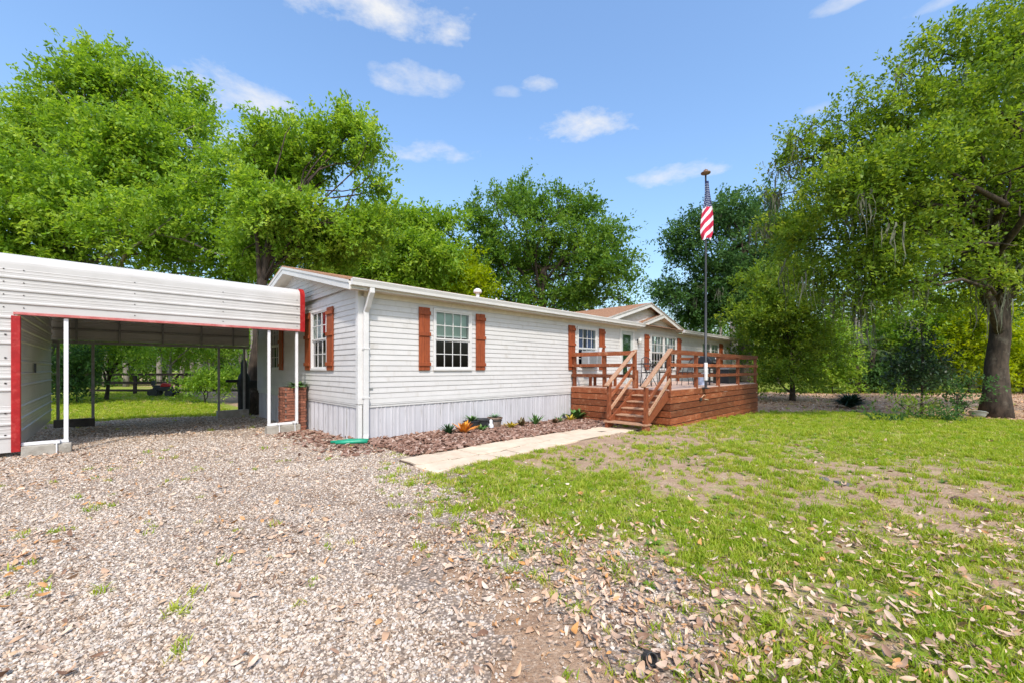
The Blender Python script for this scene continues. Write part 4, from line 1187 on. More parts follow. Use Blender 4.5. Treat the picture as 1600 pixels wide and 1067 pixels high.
def build_bed():
    xs_ = np.linspace(.0, 7.02, 72); ys_ = np.linspace(-2.06, .03, 22)
    X, Yh = np.meshgrid(xs_, ys_)
    wx_ = HC[0] + X * E1[0] + Yh * E2[0]; wy_ = HC[1] + X * E1[1] + Yh * E2[1]
    Z = gz(wx_, wy_) + .012 + .03 * fbm(wx_, wy_, 2.2)
    Z = Z - .05 * (1 - sst(-2.08, -1.85, Yh))
    i = np.arange(X.size).reshape(X.shape)
    kp = (X > .05 + .5 * sst(-1.0, -1.9, Yh))[:-1, :-1]
    f = np.stack([i[:-1, :-1], i[:-1, 1:], i[1:, 1:], i[1:, :-1]], -1)[kp]
    m = M('mulch_base', (.17, .095, .065), (.09, .05, .035), scale=18, rough=.95, bump=.8, bscale=40)
    o = np_mesh('planting_bed', np.stack([wx_, wy_, Z], -1).reshape(-1, 3), f, m, smooth=True)
    tag(o, 'narrow bark mulch bed along the skirting', kind='structure')
    n = 5200
    x = rng.uniform(.02, 7.0, n); y = rng.uniform(-2.05, -.02, n)
    # the near corner of the bed thins out into the gravel, and a drift of chips lies round the house corner
    n2 = 500
    x = np.concatenate([x, rng.normal(-.35, .35, n2)]); y = np.concatenate([y, rng.uniform(-1.3, 2.6, n2)])
    k = (x > .0) | (x < -.04); x, y = x[k], y[k]
    wx_ = HC[0] + x * E1[0] + y * E2[0]; wy_ = HC[1] + x * E1[1] + y * E2[1]; n = len(x)
    CH = ramp_mat('bark_chip', [(.07, .035, .025), (.20, .105, .07), (.27, .155, .11), (.15, .075, .05), (.36, .235, .18), (.22, .12, .08), (.48, .36, .29)], rough=.85, bscale=4)
    pr = []
    for i_ in range(5):
        r = random.Random(i_); mb = MB().prism([(-.5, -.2 * r.uniform(.6, 1.2)), (.1, -.28), (.5, -.12), (.42, .2), (-.1, .27), (-.48, .16)], lambda a, b: (a, b, -.06), lambda a, b: (a * .9, b * .9, .08 + .1 * a * r.uniform(-1, 1)))
        pr.append(proto('chip', mb, CH))
    pts = np.stack([wx_, wy_, gz(wx_, wy_) + .035 + rng.random(n) * .03 - .02 * (x < 0)], -1)
    rot = np.stack([rng.normal(0, .4, n), rng.normal(0, .4, n), rng.uniform(0, 6.28, n)], -1)
    s = rng.uniform(.05, .13, n)
    scatter('bark_mulch', pts, rot, np.repeat(s[:, None], 3, 1), pr, 'reddish brown bark mulch chips in the bed along the house')
build_bed()

# ------------------------------------------------------------------ small plants
def blade_rosette(mb, c, n, ln, wid, arch=.6, up=.7, seed=0, lo=.6):
    r = random.Random(seed)
    for k in range(n):
        a = 2.399 * k + r.uniform(-.3, .3); L_ = ln * r.uniform(lo, 1); e = up * r.uniform(.6, 1.25)
        dx, dy = math.cos(a), math.sin(a); pr = []
        for t in (0, .3, .6, .85, 1):
            o = L_ * t * math.cos(e) * (1 + .2 * t); z = L_ * (t * math.sin(e) - arch * t * t * .55)
            pr.append(Vector((c[0] + dx * o, c[1] + dy * o, c[2] + z)))
        n0 = len(mb.v)
        for t, p in zip((.55, 1, .9, .5), pr):
            mb.v += [tuple(p + Vector((-dy, dx, .15)) * wid * t), tuple(p), tuple(p + Vector((dy, -dx, .15)) * wid * t)]
        mb.v.append(tuple(pr[4]))
        for i in range(3):
            b = n0 + i * 3
            mb.f += [(b, b + 1, b + 4, b + 3), (b + 1, b + 2, b + 5, b + 4)]
        b = n0 + 9; mb.f += [(b, b + 1, n0 + 12), (b + 1, b + 2, n0 + 12)]
    return mb
def lm(name, a, b, c, **k): return leaf_mat(name, a, b, c, attr=False, **k)
PG = M('plant_green', (.06, .15, .03), (.11, .21, .05), scale=9, rough=.45)
PD = M('plant_dark_green', (.02, .055, .018), (.035, .085, .025), scale=9, rough=.4)
PO = M('croton_orange', (.62, .17, .02), (.70, .34, .04), scale=14, rough=.45, dirt=(.45, .03, .05), dscale=9)
PY = M('croton_yellow', (.58, .40, .03), (.30, .28, .04), scale=14, rough=.45)
PB = M('bromeliad_bronze', (.16, .065, .04), (.09, .09, .03), scale=10, rough=.4)
PGREY = M('plant_sage', (.24, .36, .24), (.16, .27, .15), scale=9, rough=.6)
def bedplant(name, x, y, mat, n, ln, wid, label, arch=.35, up=1.05, seed=1, cat='plant', lift=.03):
    wx_, wy_ = W(x, y); z = gz1(wx_, wy_) + lift
    o = blade_rosette(MB(), (0, 0, 0), int(n * 1.3), ln * 1.3, wid * 1.15, arch, up, seed).build(name, mat, None, fix=False)
    o.location = (wx_, wy_, z); o.rotation_euler = (0, 0, seed * 1.3)
    return tag(o, label, cat)
bedplant('small_shrub', 1.80, -.62, PD, 26, .26, .022, 'small dark green plant at the near end of the mulch bed', seed=2)
bedplant('croton', 2.10, -.78, PO, 30, .34, .034, 'orange and red leaved croton in the mulch bed', seed=3)
bedplant('croton', 3.55, -.80, PY, 18, .25, .026, 'yellow leaved croton in front of the brown pot', seed=4)
bedplant('bromeliad', 2.72, -.66, PG, 14, .20, .02, 'low green plant in front of the black pots', seed=5)
bedplant('bromeliad', 4.15, -.60, PB, 18, .30, .028, 'bronze bromeliad just beyond the yellow croton', seed=6)
bedplant('young_shrub', 4.75, -.55, PG, 20, .36, .022, 'upright green seedling halfway along the mulch bed', up=1.15, arch=.3, seed=7)
bedplant('bromeliad', 5.35, -.75, PB, 16, .24, .024, 'small brown bromeliad near the far end of the path', seed=8)
bedplant('young_shrub', 5.75, -.55, PG, 18, .28, .02, 'bushy green seedling between two bromeliads', up=1.0, seed=9)
bedplant('croton', 6.25, -.6, PY, 16, .25, .024, 'yellow green croton last in the row before the deck', seed=10)
bedplant('hosta', 6.80, -.40, PG, 30, .46, .055, 'broad leaved green plant at the deck corner', up=.95, arch=.5, seed=11)
def pot(name, x, y, r0, r1, h, mat, label, square=False):
    wx_, wy_ = W(x, y)
    o = empty(name, (wx_, wy_, gz1(wx_, wy_) + .02), ANG, label, 'plant pot')
    k = 4 if square else 18
    b = MB().lathe([(r0, 0), (r1 * .97, h * .86), (r1 * 1.06, h * .87), (r1 * 1.06, h), (r1 * .93, h), (r1 * .9, h * .9)], (0, 0, 0), k).build('pot', mat, o, smooth=False, bevel=.004)
    if square: b.rotation_euler = (0, 0, R(45))
    s = MB().lathe([(r1 * .9, h * .84), (.01, h * .87)], (0, 0, 0), k).build('soil', SOIL, o)
    if square: s.rotation_euler = (0, 0, R(45))
    return o
p1 = pot('plant_pot', 2.70, -.28, .145, .19, .25, BLACKP, 'square black plastic pot of leafy greens by the skirting', True)
blade_rosette(MB(), (0, 0, .22), 30, .30, .028, .5, .95, 21).build('plant', PG, p1, fix=False)
p2 = pot('plant_pot', 3.05, -.26, .13, .19, .27, BLACKP, 'round black nursery pot between two planted pots')
blade_rosette(MB(), (0, -.10, .05), 26, .24, .025, .7, .8, 22).build('plant', PD, p2, fix=False)
TERRA = M('brown_bucket', (.22, .15, .11), (.14, .095, .07), scale=8, rough=.75, dirt=(.30, .24, .2), dscale=5)
p3 = pot('plant_pot', 3.46, -.30, .14, .19, .29, TERRA, 'round brown wooden tub of pale green plants by the skirting')
blade_rosette(MB(), (0, 0, .26), 50, .26, .014, .55, .85, 23).build('plant', PGREY, p3, fix=False)
MB().lathe([(.186, .2), (.19, .202), (.19, .222), (.184, .224)], (0, 0, 0), 18).build('band', BLACKM, p3)
wx_, wy_ = W(3.22, -.42)
orn = MB().lathe([(.05, 0), (.075, .03), (.07, .09), (.05, .13), (.035, .15), (.045, .18), (.04, .22), (.01, .245)], (0, 0, 0), 14).build('garden_ornament', M('white_ceramic', (.75, .74, .74), (.6, .6, .62), scale=20, rough=.35), None, smooth=True)
orn.location = (wx_, wy_, gz1(wx_, wy_) + .03); tag(orn, 'small white ornament standing between the plant pots', 'ornament')
# plants growing out of the brick planter (rooted in it: part)
blade_rosette(MB(), (.34, .16, 1.05), 60, .48, .03, .9, .9, 31).build('plant', PG, bp_, fix=False)
# green downspout extension lying at the corner
hs = MB()
for j, (yo_, l_) in enumerate(((-.05, .62), (.02, .74), (.075, .55))):
    hs.tube([(-.03, yo_ * .5, .03), (-.2, yo_ * .8, .035), (-.42, yo_ * 1.3, .03), (-l_, yo_ * 1.9, .022)], [.05, .05, .045, .03], 8)
hx_, hy_ = W(.06, -.36)
hs = hs.map(lambda a, b, c: (a, b, c * .9)).build('drain_sleeve', GREENH, None, smooth=True)
hs.location = (hx_, hy_, gz1(hx_, hy_) + .045); hs.rotation_euler = (0, 0, R(8)); tag(hs, 'folded green plastic drain sleeve under the downspout', 'drain sleeve')

# broad leaved weeds through the lawn and the gravel edge
def build_weeds():
    WM = leaf_mat('weed_leaf', (.11, .20, .03), (.17, .29, .035), (.27, .37, .07), trans=.3, attr=False)
    pr = [proto('weed', blade_rosette(MB(), (0, 0, 0), 9 + 2 * i, .045 + .009 * i, .008, .6, .55 + .1 * i, 90 + i), WM) for i in range(4)]
    def dens(x, y):
        g, l, gr, hx, hy = cover(x, y)
        return np.where(in_fp(hx, hy) | ((hx > 0) & (hx < 7) & (hy > -2.1)), 0, 26 * sst(.45, .7, fbm(x + 70, y + 11, .9)) * np.clip(g - .12, 0, 1))
    x, y = sample(dens, -12, 20, 1.4, 13, 26); n = len(x)
    scatter('weeds', np.stack([x, y, gz(x, y) + .004], -1), np.stack([rng.normal(0, .15, n), rng.normal(0, .15, n), rng.uniform(0, 6.28, n)], -1), np.repeat(rng.uniform(.5, 1.4, n)[:, None], 3, 1), pr, 'low broad leaved weeds scattered through the lawn')
build_weeds()

# ------------------------------------------------------------------ things on the deck
DZW = .95
def onDeck(name, x, y, rz, label, cat, group=None):
    wx_, wy_ = W(x, y); return empty(name, (wx_, wy_, DZW), ANG + rz, label, cat, group)
def metal_chair(x, y, rz, label, mat=BLACKM, group=None):
    o = onDeck('patio_chair', x, y, rz, label, 'chair', group)
    MB().lathe([(.20, .43), (.22, .44), (.22, .46), (.0, .465)], (0, 0, 0), 18).build('seat', mat, o)
    for sx in (-1, 1):
        MB().tube([(sx * .19, .19, 0), (sx * .17, .15, .44)], .012, 8).build('leg', mat, o)
        MB().tube([(sx * .19, -.22, 0), (sx * .17, -.17, .44), (sx * .16, -.21, .75), (sx * .12, -.25, .88)], .012, 8).build('leg', mat, o)
        MB().tube([(sx * .17, -.18, .64), (sx * .24, .0, .65), (sx * .23, .14, .62), (sx * .18, .16, .44)], .011, 8).build('arm', mat, o)
    bk = MB().tube([(-.12, -.25, .88), (0, -.27, .93), (.12, -.25, .88)], .012, 8)
    for i in range(-2, 3): bk.tube([(i * .055, -.19, .5), (i * .055, -.255, .90)], .006, 6)
    for zz in (.6, .74): bk.tube([(-.16, -.205, zz), (0, -.22, zz), (.16, -.205, zz)], .006, 6)
    bk.build('backrest', mat, o)
    return o
metal_chair(8.25, -2.1, 2.5, 'black metal chair nearest the deck stairs', group='black metal patio chairs')
metal_chair(9.55, -2.0, -1.2, 'black metal chair behind the flagpole beside the round table', group='black metal patio chairs')
metal_chair(10.4, -2.3, .8, 'black metal chair between the flagpole and the covered grill', group='black metal patio chairs')
metal_chair(9.2, -1.1, math.pi, 'white wire chair against the house side of the round table', mat=POSTW)
tb = onDeck('patio_table', 8.95, -1.75, 0, 'round black metal bistro table behind the flagpole', 'table')
MB().lathe([(.36, .70), (.38, .71), (.38, .73), (.0, .735)], (0, 0, 0), 24).build('tabletop', BLACKM, tb)
for k in range(3):
    a = k * 2.094 + .3; MB().tube([(.30 * math.cos(a), .30 * math.sin(a), 0), (.05 * math.cos(a), .05 * math.sin(a), .38), (.2 * math.cos(a), .2 * math.sin(a), .70)], .013, 8).build('leg', BLACKM, tb)
gr = onDeck('gas_grill', 11.75, -2.55, .1, 'black barbecue grill with its lid closed behind the deck railing', 'grill')
GR = M('grill_black', (.012, .012, .015), (.02, .02, .024), rough=.35, spec=.5)
MB().box(-.62, -.25, .56, .62, .25, .74).build('firebox', GR, gr, bevel=.03)
MB().prism([(-.25, .745), (.25, .745), (.25, .86), (.13, 1.0), (-.13, 1.0), (-.25, .86)], lambda a, b: (-.42, a, b), lambda a, b: (.42, a, b)).build('lid', GR, gr, bevel=.03)
MB().tube([(-.3, -.28, .80), (.3, -.28, .80)], .015, 8).build('handle', GREYST, gr)
MB().lathe([(.03, 0), (.03, .015)], (0, 0, 0), 12).map(lambda a, b, c: (a + .05, -.255 - c, b + .92)).build('thermometer', POSTW, gr)
for sx in (-.5, .5):
    for sy in (-.2, .2): MB().box(sx - .025, sy - .025, .06 if sx > 0 else 0, sx + .025, sy + .025, .56).build('leg', GR, gr)
MB().box(-.52, -.2, .10, .52, .2, .13).build('shelf', GR, gr)
MB().box(.02, -.22, .14, .5, -.2, .55).build('door', GR, gr)
MB().lathe([(.06, .0), (.15, .05), (.15, .26), (.10, .32), (.05, .34), (.05, .38)], (-.3, -.02, .135), 16).build('gas_bottle', POSTW, gr, smooth=True)
for sy in (-.22, .22): MB().tube([(.5, sy - .02, .06), (.5, sy + .02, .06)], .06, 14).build('wheel', GR, gr)
bk = onDeck('bucket', 10.95, -2.65, 0, 'pale blue bucket left of the barbecue grill', 'bucket')
MB().lathe([(.10, 0), (.13, .24), (.14, .24), (.14, .26), (.125, .26), (.1, .03)], (0, 0, 0), 16).build('body', M('pale_blue_plastic', (.45, .52, .68), rough=.4), bk)
MB().tube([(.13 * math.cos(a), .05 * math.sin(a * 1) - .0, .25 + .10 * math.sin(a)) for a in [math.pi * i / 10 for i in range(11)]], .004, 6).build('handle', GREYST, bk)
bx_ = onDeck('storage_box', 13.7, -2.55, 0, 'low dark storage box at the far end of the deck', 'storage box')
MB().box(-.6, -.28, .0, .6, .28, .52).build('box', BLACKP, bx_, bevel=.02)
MB().box(-.63, -.31, .525, .63, .31, .60).build('lid', GREYST, bx_, bevel=.02)
bn = onDeck('bench', 7.75, -.75, math.pi / 2, 'small red brown wooden bench behind the left deck railing', 'bench')
for i in range(3): MB().box(-.48, -.17 + i * .117, .34, .48, -.06 + i * .117, .375).build('seat_slat', DECKW, bn, bevel=.004)
for sx in (-.38, .38):
    for sy in (-.13, .13): MB().box(sx - .04, sy - .03, 0, sx + .04, sy + .03, .338).build('leg', DECKP, bn)
MB().box(-.44, -.15, .27, .44, -.12, .337).build('apron', DECKW, bn)
fpot = onDeck('flower_pot', 7.10, -1.08, 0, 'small white flower pot on top of the left deck railing', 'flower pot')
fpot.location.z = 2.018
MB().lathe([(.045, 0), (.065, .11), (.07, .11), (.07, .13), (.06, .13), (.05, .1)], (0, 0, 0), 14).build('pot', POSTW, fpot)
blade_rosette(MB(), (0, 0, .10), 22, .12, .014, .6, .9, 33).build('plant', PG, fpot, fix=False)

# ------------------------------------------------------------------ foliage
def leaf_arrays(blobs, n, leaf, seed, spray=.7, per=24, squash=.8, inner=.35, up=.15, wr=.48, droop=.15):
    """blobs: (x,y,z,rx,rz). Twigs of leaves grow outward through each blob's shell."""
    r = np.random.default_rng(seed)
    B = np.array([(b[0], b[1], b[2], b[3], b[4] if len(b) > 4 else b[3] * squash) for b in blobs])
    if len(blobs) < 60:                                             # every bough carries a cluster of smaller, flatter leaf pads
        k = 11
        dd = r.normal(size=(len(B), k, 3)); dd[..., 2] += .15; dd /= np.linalg.norm(dd, axis=2)[..., None]
        f_ = r.uniform(.28, .52, (len(B), k))
        cc = B[:, None, :3] + dd * (np.stack([B[:, 3], B[:, 3], B[:, 4]], -1)[:, None, :]) * r.uniform(.45, .98, (len(B), k))[..., None]
        rr_ = B[:, 3][:, None] * f_
        B = np.concatenate([np.concatenate([cc, rr_[..., None], (rr_ * .62)[..., None]], -1).reshape(-1, 5), np.concatenate([B[:, :3], B[:, 3:] * .62], 1)])
    wgt = B[:, 3] * B[:, 3]; wgt /= wgt.sum()
    ns = max(1, int(n / per * 1.34))
    bi = r.choice(len(B), ns, p=wgt)
    d = r.normal(size=(ns, 3)); d[:, 2] += .25; d /= np.linalg.norm(d, axis=1)[:, None]
    # lumpy shell: the blob's radius varies with direction so that outlines are uneven
    ph = r.uniform(0, 6.28, (len(B), 6)); P_ = ph[bi]
    lump = 1 + .22 * np.sin(4 * d[:, 0] + P_[:, 0]) * np.sin(4 * d[:, 1] + P_[:, 1]) + .16 * np.sin(8 * d[:, 2] + P_[:, 2]) * np.sin(7 * d[:, 0] + P_[:, 3])
    rad = (inner + (1 - inner) * r.random(ns) ** .55) * lump
    rad = np.where(r.random(ns) < .13, rad * r.uniform(1.05, 1.36, ns), rad)      # shoots that stick out
    c = B[bi, :3] + d * np.stack([B[bi, 3], B[bi, 3], B[bi, 4]], -1) * rad[:, None]
    # foliage gathers in clumps with gaps between
    wl = 6.283 / (B[:, 3].mean() * 1.3); q = r.uniform(0, 6.28, 6)
    cl = (np.sin(c[:, 0] * wl + q[0] + 1.3 * np.sin(c[:, 1] * wl * .7 + q[1])) + np.sin(c[:, 1] * wl * 1.1 + q[2]) + np.sin(c[:, 2] * wl * 1.4 + q[3] + np.sin(c[:, 0] * wl * .8 + q[4]))) / 3
    keep = cl + r.normal(0, .16, ns) > np.quantile(cl, .25)
    c, d, bi = c[keep], d[keep], bi[keep]; ns = len(c)
    ax = d * .75 + r.normal(size=(ns, 3)) * .55; ax[:, 2] += up; ax /= np.linalg.norm(ax, axis=1)[:, None]
    L_ = spray * r.uniform(.5, 1.25, ns)
    t = (np.arange(per) + .5) / per
    t = t[None, :] + r.normal(0, .02, (ns, per))
    pos = c[:, None, :] + ax[:, None, :] * (L_[:, None] * t)[..., None] - np.array([0, 0, 1.0]) * (droop * L_[:, None] * t * t)[..., None]
    pos = pos + r.normal(0, spray * .085, (ns, per, 3))
    la = ax[:, None, :] * .55 + r.normal(0, .75, (ns, per, 3)); la /= np.linalg.norm(la, axis=2)[..., None]
    nr = r.normal(0, .55, (ns, per, 3)); nr[..., 2] += 1.35
    sd = np.cross(la, nr); sd /= np.linalg.norm(sd, axis=2)[..., None] + 1e-9
    ll = leaf * r.uniform(.65, 1.3, (ns, per))
    a = pos; tip = pos + la * ll[..., None]
    mid = pos + la * (ll * .48)[..., None]
    nm = np.cross(sd, la)
    lft = mid + sd * (ll * wr * .5)[..., None] + nm * (ll * .06)[..., None]; rgt = mid - sd * (ll * wr * .5)[..., None] + nm * (ll * .06)[..., None]
    v = np.stack([a, rgt, tip, lft], 2).reshape(-1, 3)
    br = r.random(len(B))[bi] * .25 + r.random(ns) * .5
    rnd = np.clip(br[:, None] + r.random((ns, per)) * .3 - .02, 0, 1)
    f = np.arange(len(v)).reshape(-1, 4)
    return v, f, np.repeat(rnd.ravel(), 4)
def wander(a, b, n, amp, seed, sag=0.0):
    r = random.Random(seed); a, b = Vector(a), Vector(b); L_ = (b - a).length; pts = []
    o = Vector((0, 0, 0))
    for i in range(n + 1):
        t = i / n
        if 0 < i < n: o = o + Vector((r.gauss(0, 1), r.gauss(0, 1), r.gauss(0, .7))) * amp * L_ / n
        pts.append(a.lerp(b, t) + o * math.sin(math.pi * t) ** .6 + Vector((0, 0, sag * L_ * math.sin(math.pi * t))))
    return pts
def tree(name, label, base, trunk_top, r0, blobs, n, leaf, mat, bark, seed, cat='tree', group=None, spray=.7, per=24, limbs=True, lean=(), fork=None, moss=0, **kw):
    o = empty(name, base, 0, label, cat, group)
    bv = Vector(base)
    rel = [(b[0] - bv.x, b[1] - bv.y, b[2] - bv.z) + tuple(b[3:]) for b in blobs]
    v, f, rnd = leaf_arrays(rel, n, leaf, seed, spray, per, **kw)
    np_mesh('crown', v, f, mat, o, {'rnd': rnd})
    tt = Vector(trunk_top) - bv
    if r0 > 0:
        mb = MB()
        pts = wander((0, 0, -.15), tt, 8, .055, seed)
        rr = [r0 * (1.45 if i == 0 else 1.12 if i == 1 else 1.0) * (1 - .5 * i / 8) for i in range(9)]
        mb.tube(pts, rr, 12)
        mb.build('trunk', bark, o, smooth=True)
        if limbs:
            lb = MB(); r = random.Random(seed)
            for k, b in enumerate(rel):
                tf = (fork if fork is not None else .55) + r.uniform(0, 1 - (fork if fork is not None else .55))
                i = min(8, int(round(tf * 8)))
                p = pts[i]; e = Vector(b[:3]); L_ = (e - p).length
                if L_ < .2: continue
                ra = min(rr[i] * .62, r0 * .10 + L_ * .024, .018 + b[3] * .075)
                w = wander(p, e, 7, .22, seed * 31 + k, .06)
                lb.tube(w, [ra * (1 - .8 * j / 7) + .006 for j in range(8)], 7)
                for q in range(4):
                    j = r.randint(3, 7); a = w[j]; dd = Vector((r.gauss(0, 1), r.gauss(0, 1), r.gauss(.3, .7))).normalized() * b[3] * r.uniform(.5, 1.0)
                    lb.tube(wander(a, a + dd, 4, .25, seed * 77 + k * 9 + q), [ra * .30 * (1 - .8 * s / 4) + .004 for s in range(5)], 5, cap=False)
            lb.build('limbs', bark, o, smooth=True)
    if moss:
        r = np.random.default_rng(seed + 5)
        bi = r.integers(0, len(rel), moss); B = np.array([b[:4] for b in rel])
        c = B[bi, :3] + r.normal(0, .45, (moss, 3)) * B[bi, 3:4]; c[:, 2] -= B[bi, 3] * .25
        ln = r.uniform(.5, 1.6, moss) * kw.get('mossl', 1.0) if False else r.uniform(.4, 1.5, moss)
        mb = MB()
        for k in range(moss):
            for q in range(11):
                x_, y_, z_ = c[k] + r.normal(0, .13, 3); w = r.uniform(.008, .022); l_ = ln[k] * r.uniform(.25, 1.0)
                p = [np.array((x_, y_, z_))]
                for j in range(4): p.append(p[-1] + np.array((r.normal(0, .035), r.normal(0, .035), -l_ / 4)))
                a_ = r.uniform(0, 3.14); d_ = np.array((math.cos(a_), math.sin(a_), 0)) * w
                for j, t in enumerate((1, 1.3, .9, .5)):
                    t2 = (1.3, .9, .5, .1)[j]
                    mb.quad(tuple(p[j] - d_ * t), tuple(p[j] + d_ * t), tuple(p[j + 1] + d_ * t2), tuple(p[j + 1] - d_ * t2))
        tag(mb.build('spanish_moss', MOSS, o, fix=False), kind='stuff')
    return o
def pb(lst, Y, dy=0.0, seed=1):
    """crowns laid out from sight lines: (u, v, radius in photo pixels[, distance]) -> world blob"""
    r = random.Random(seed); out = []
    for b in lst:
        y = b[3] if len(b) > 3 else Y + r.uniform(-dy, dy)
        p = P(b[0], b[1], y); out.append((p[0], p[1], p[2], b[2] / F * y))
    return out
def base_at(u, Y):
    X = (u - VX) / F * Y; return (X, Y, gz1(X, Y))

L_BRIGHT = leaf_mat('leaf_bright', (.080, .165, .022), (.19, .325, .034), (.37, .475, .075), trans=.45)
L_MID = leaf_mat('leaf_mid', (.050, .12, .018), (.105, .21, .028), (.21, .31, .05), trans=.4)
L_OAK = leaf_mat('leaf_live_oak', (.060, .118, .016), (.145, .24, .026), (.33, .40, .055), trans=.42)
L_DARK = leaf_mat('leaf_dark', (.036, .088, .024), (.06, .135, .036), (.11, .195, .048), trans=.4)
L_YEL = leaf_mat('leaf_yellow_green', (.15, .23, .010), (.26, .35, .014), (.38, .43, .025), trans=.5)
L_LIME = leaf_mat('leaf_lime', (.055, .12, .010), (.125, .23, .014), (.30, .39, .03), trans=.45)
L_GLOSS = leaf_mat('leaf_glossy', (.016, .036, .012), (.028, .058, .018), (.05, .085, .024), trans=.2, rough=.4, spec=.4)

# the big live oak on the right
oak = [(1590, 60, 75, 12), (1510, 110, 70, 12.5), (1560, 175, 80, 11), (1430, 170, 66, 12.5), (1350, 225, 62, 13.5), (1275, 245, 52, 14), (1450, 255, 85, 11.5), (1545, 285, 75, 13),
       (1375, 325, 85, 12), (1290, 330, 75, 14), (1235, 375, 50, 14.5), (1335, 415, 70, 13), (1440, 390, 75, 12.5), (1530, 390, 60, 14), (1610, 250, 95, 14), (1650, 350, 90, 13), (1660, 150, 120, 13),
       (1480, 455, 46, 13.5), (1390, 470, 44, 13), (1605, 450, 50, 14), (1760, 230, 130, 13), (1760, 360, 100, 14), (1700, 40, 110, 13.5), (1430, 330, 60, 14.5), (1500, 220, 60, 14.5), (1320, 300, 50, 11.5),
       (1860, 150, 130, 15), (1820, 330, 110, 15), (1640, 20, 80, 15.5), (1500, 330, 70, 16), (1580, 380, 70, 16.5), (1240, 212, 14, 14), (1224, 262, 15, 14.3), (1214, 305, 14, 14.4), (1300, 182, 17, 13.8), (1345, 152, 18, 13.2), (1402, 112, 17, 12.8), (1442, 76, 17, 12.6), (1502, 46, 17, 12.4), (1200, 352, 13, 14.6), (1265, 190, 10, 14), (1420, 440, 38, 12.0), (1355, 468, 32, 12.6), (1545, 430, 36, 12.6), (1300, 438, 34, 13.2), (1255, 425, 28, 13.8)]
b = base_at(1555, 13.9)
tree('live_oak', 'large spreading live oak with thick dark trunk at the edge of the lawn', b, P(1578, 300, 13.9), .315, pb(oak, 13), 250000, .125, L_OAK, BARK, 21, spray=.75, per=24, fork=.42, moss=90, inner=.2, wr=.5)
# a drooping lower crown fills the shade under the oak
# trees behind the house and carport
treeA = [(130, 130, 33), (190, 150, 44), (100, 180, 32), (240, 180, 40), (288, 178, 24), (160, 222, 55), (240, 240, 50), (70, 228, 38), (25, 200, 26), (200, 290, 72), (285, 290, 46), (300, 205, 22), (90, 290, 60), (10, 250, 36), (150, 92, 18), (75, 118, 13), (120, 97, 14), (172, 88, 13), (215, 118, 15), (258, 132, 15), (302, 152, 16), (322, 188, 13), (308, 218, 15), (58, 172, 15), (28, 165, 12), (340, 245, 14)]
tree('shade_tree', 'tallest bright green tree rising over the carport roof', base_at(40, 22), P(165, 230, 22), .38, pb(treeA, 22, 2.0, 3), 84000, .22, L_BRIGHT, BARKG, 31, spray=1.15, per=26)
treeA2 = [(30, 300, 66), (110, 320, 66), (60, 375, 66), (190, 360, 66), (275, 335, 52), (335, 305, 42), (250, 395, 66), (345, 375, 52), (150, 405, 60), (400, 410, 46), (-50, 300, 80), (-70, 220, 66), (-40, 400, 80), (20, 420, 60), (350, 262, 26), (368, 305, 32), (385, 425, 42), (355, 430, 40)]
tree('shade_tree', 'broad leafy tree filling the space low behind the carport', base_at(20, 18.5), P(70, 380, 18.5), .30, pb(treeA2, 18.5, 1.6, 4), 84000, .20, L_BRIGHT, BARKG, 32, spray=1.0, per=26)
treeB = [(540, 208, 22), (562, 255, 22), (505, 230, 30), (450, 230, 32), (420, 265, 44), (462, 278, 36), (435, 325, 46), (578, 300, 18), (400, 375, 50), (470, 385, 56), (535, 375, 44), (385, 320, 40), (575, 360, 34), (410, 208, 15), (560, 200, 14), (545, 183, 10), (578, 212, 11), (586, 242, 10), (592, 290, 10), (578, 328, 11), (492, 196, 12), (455, 196, 11)]
tree('shade_tree', 'tree with an arching bough and dark trunk at the back corner of the house', base_at(393, 15.3), P(440, 330, 15.8), .26, pb(treeB, 16, 1.3, 5), 74000, .165, L_BRIGHT, BARK, 33, spray=.85, per=26)
treeC = [(610, 372, 42), (660, 362, 32), (702, 352, 20), (640, 410, 46), (695, 405, 30), (590, 425, 46), (560, 395, 38), (540, 435, 46), (660, 435, 40)]
tree('shade_tree', 'mid green tree over the front part of the house roof', base_at(610, 25), P(615, 420, 25), .3, pb(treeC, 25, 1.5, 6), 50000, .25, L_BRIGHT, BARKG, 34, spray=1.2, per=26)
tree('young_tree', 'yellow green tree peeping over the roof between two larger trees', base_at(715, 27), P(715, 440, 27), .14, pb([(715, 415, 26), (735, 440, 24), (690, 435, 30), (720, 450, 28), (750, 445, 18)], 27, 1, 7), 14000, .25, L_YEL, BARKG, 35, spray=1.1)
treeD = [(760, 352, 34), (800, 318, 30), (850, 345, 44), (900, 338, 34), (940, 378, 36), (780, 405, 44), (850, 415, 54), (920, 425, 46), (965, 428, 30), (752, 455, 34), (820, 470, 40), (900, 475, 46), (975, 468, 22), (735, 400, 14), (990, 440, 10), (745, 322, 9), (772, 302, 11), (815, 295, 11), (872, 306, 13), (926, 334, 13), (962, 352, 11), (985, 402, 11)]
tree('shade_tree', 'large green tree standing alone behind the middle of the roof', base_at(850, 31), P(850, 420, 31), .42, pb(treeD, 31, 2, 8), 64000, .26, L_MID, BARK, 36, spray=1.35, per=26, fork=.4, inner=.2)
treeE = [(1062, 395, 30), (1090, 362, 34), (1140, 340, 38), (1185, 335, 34), (1110, 425, 40), (1062, 468, 32), (1160, 410, 42), (1205, 430, 50), (1130, 480, 42), (1045, 455, 18), (1180, 480, 40), (1235, 370, 40), (1090, 500, 30)]
tree('live_oak', 'dark mossy oak behind the far end of the house', base_at(1165, 36), P(1165, 380, 36), .6, pb(treeE, 36, 2, 9), 60000, .30, L_DARK, BARK, 37, spray=1.5, per=26, fork=.35, moss=60, inner=.2)
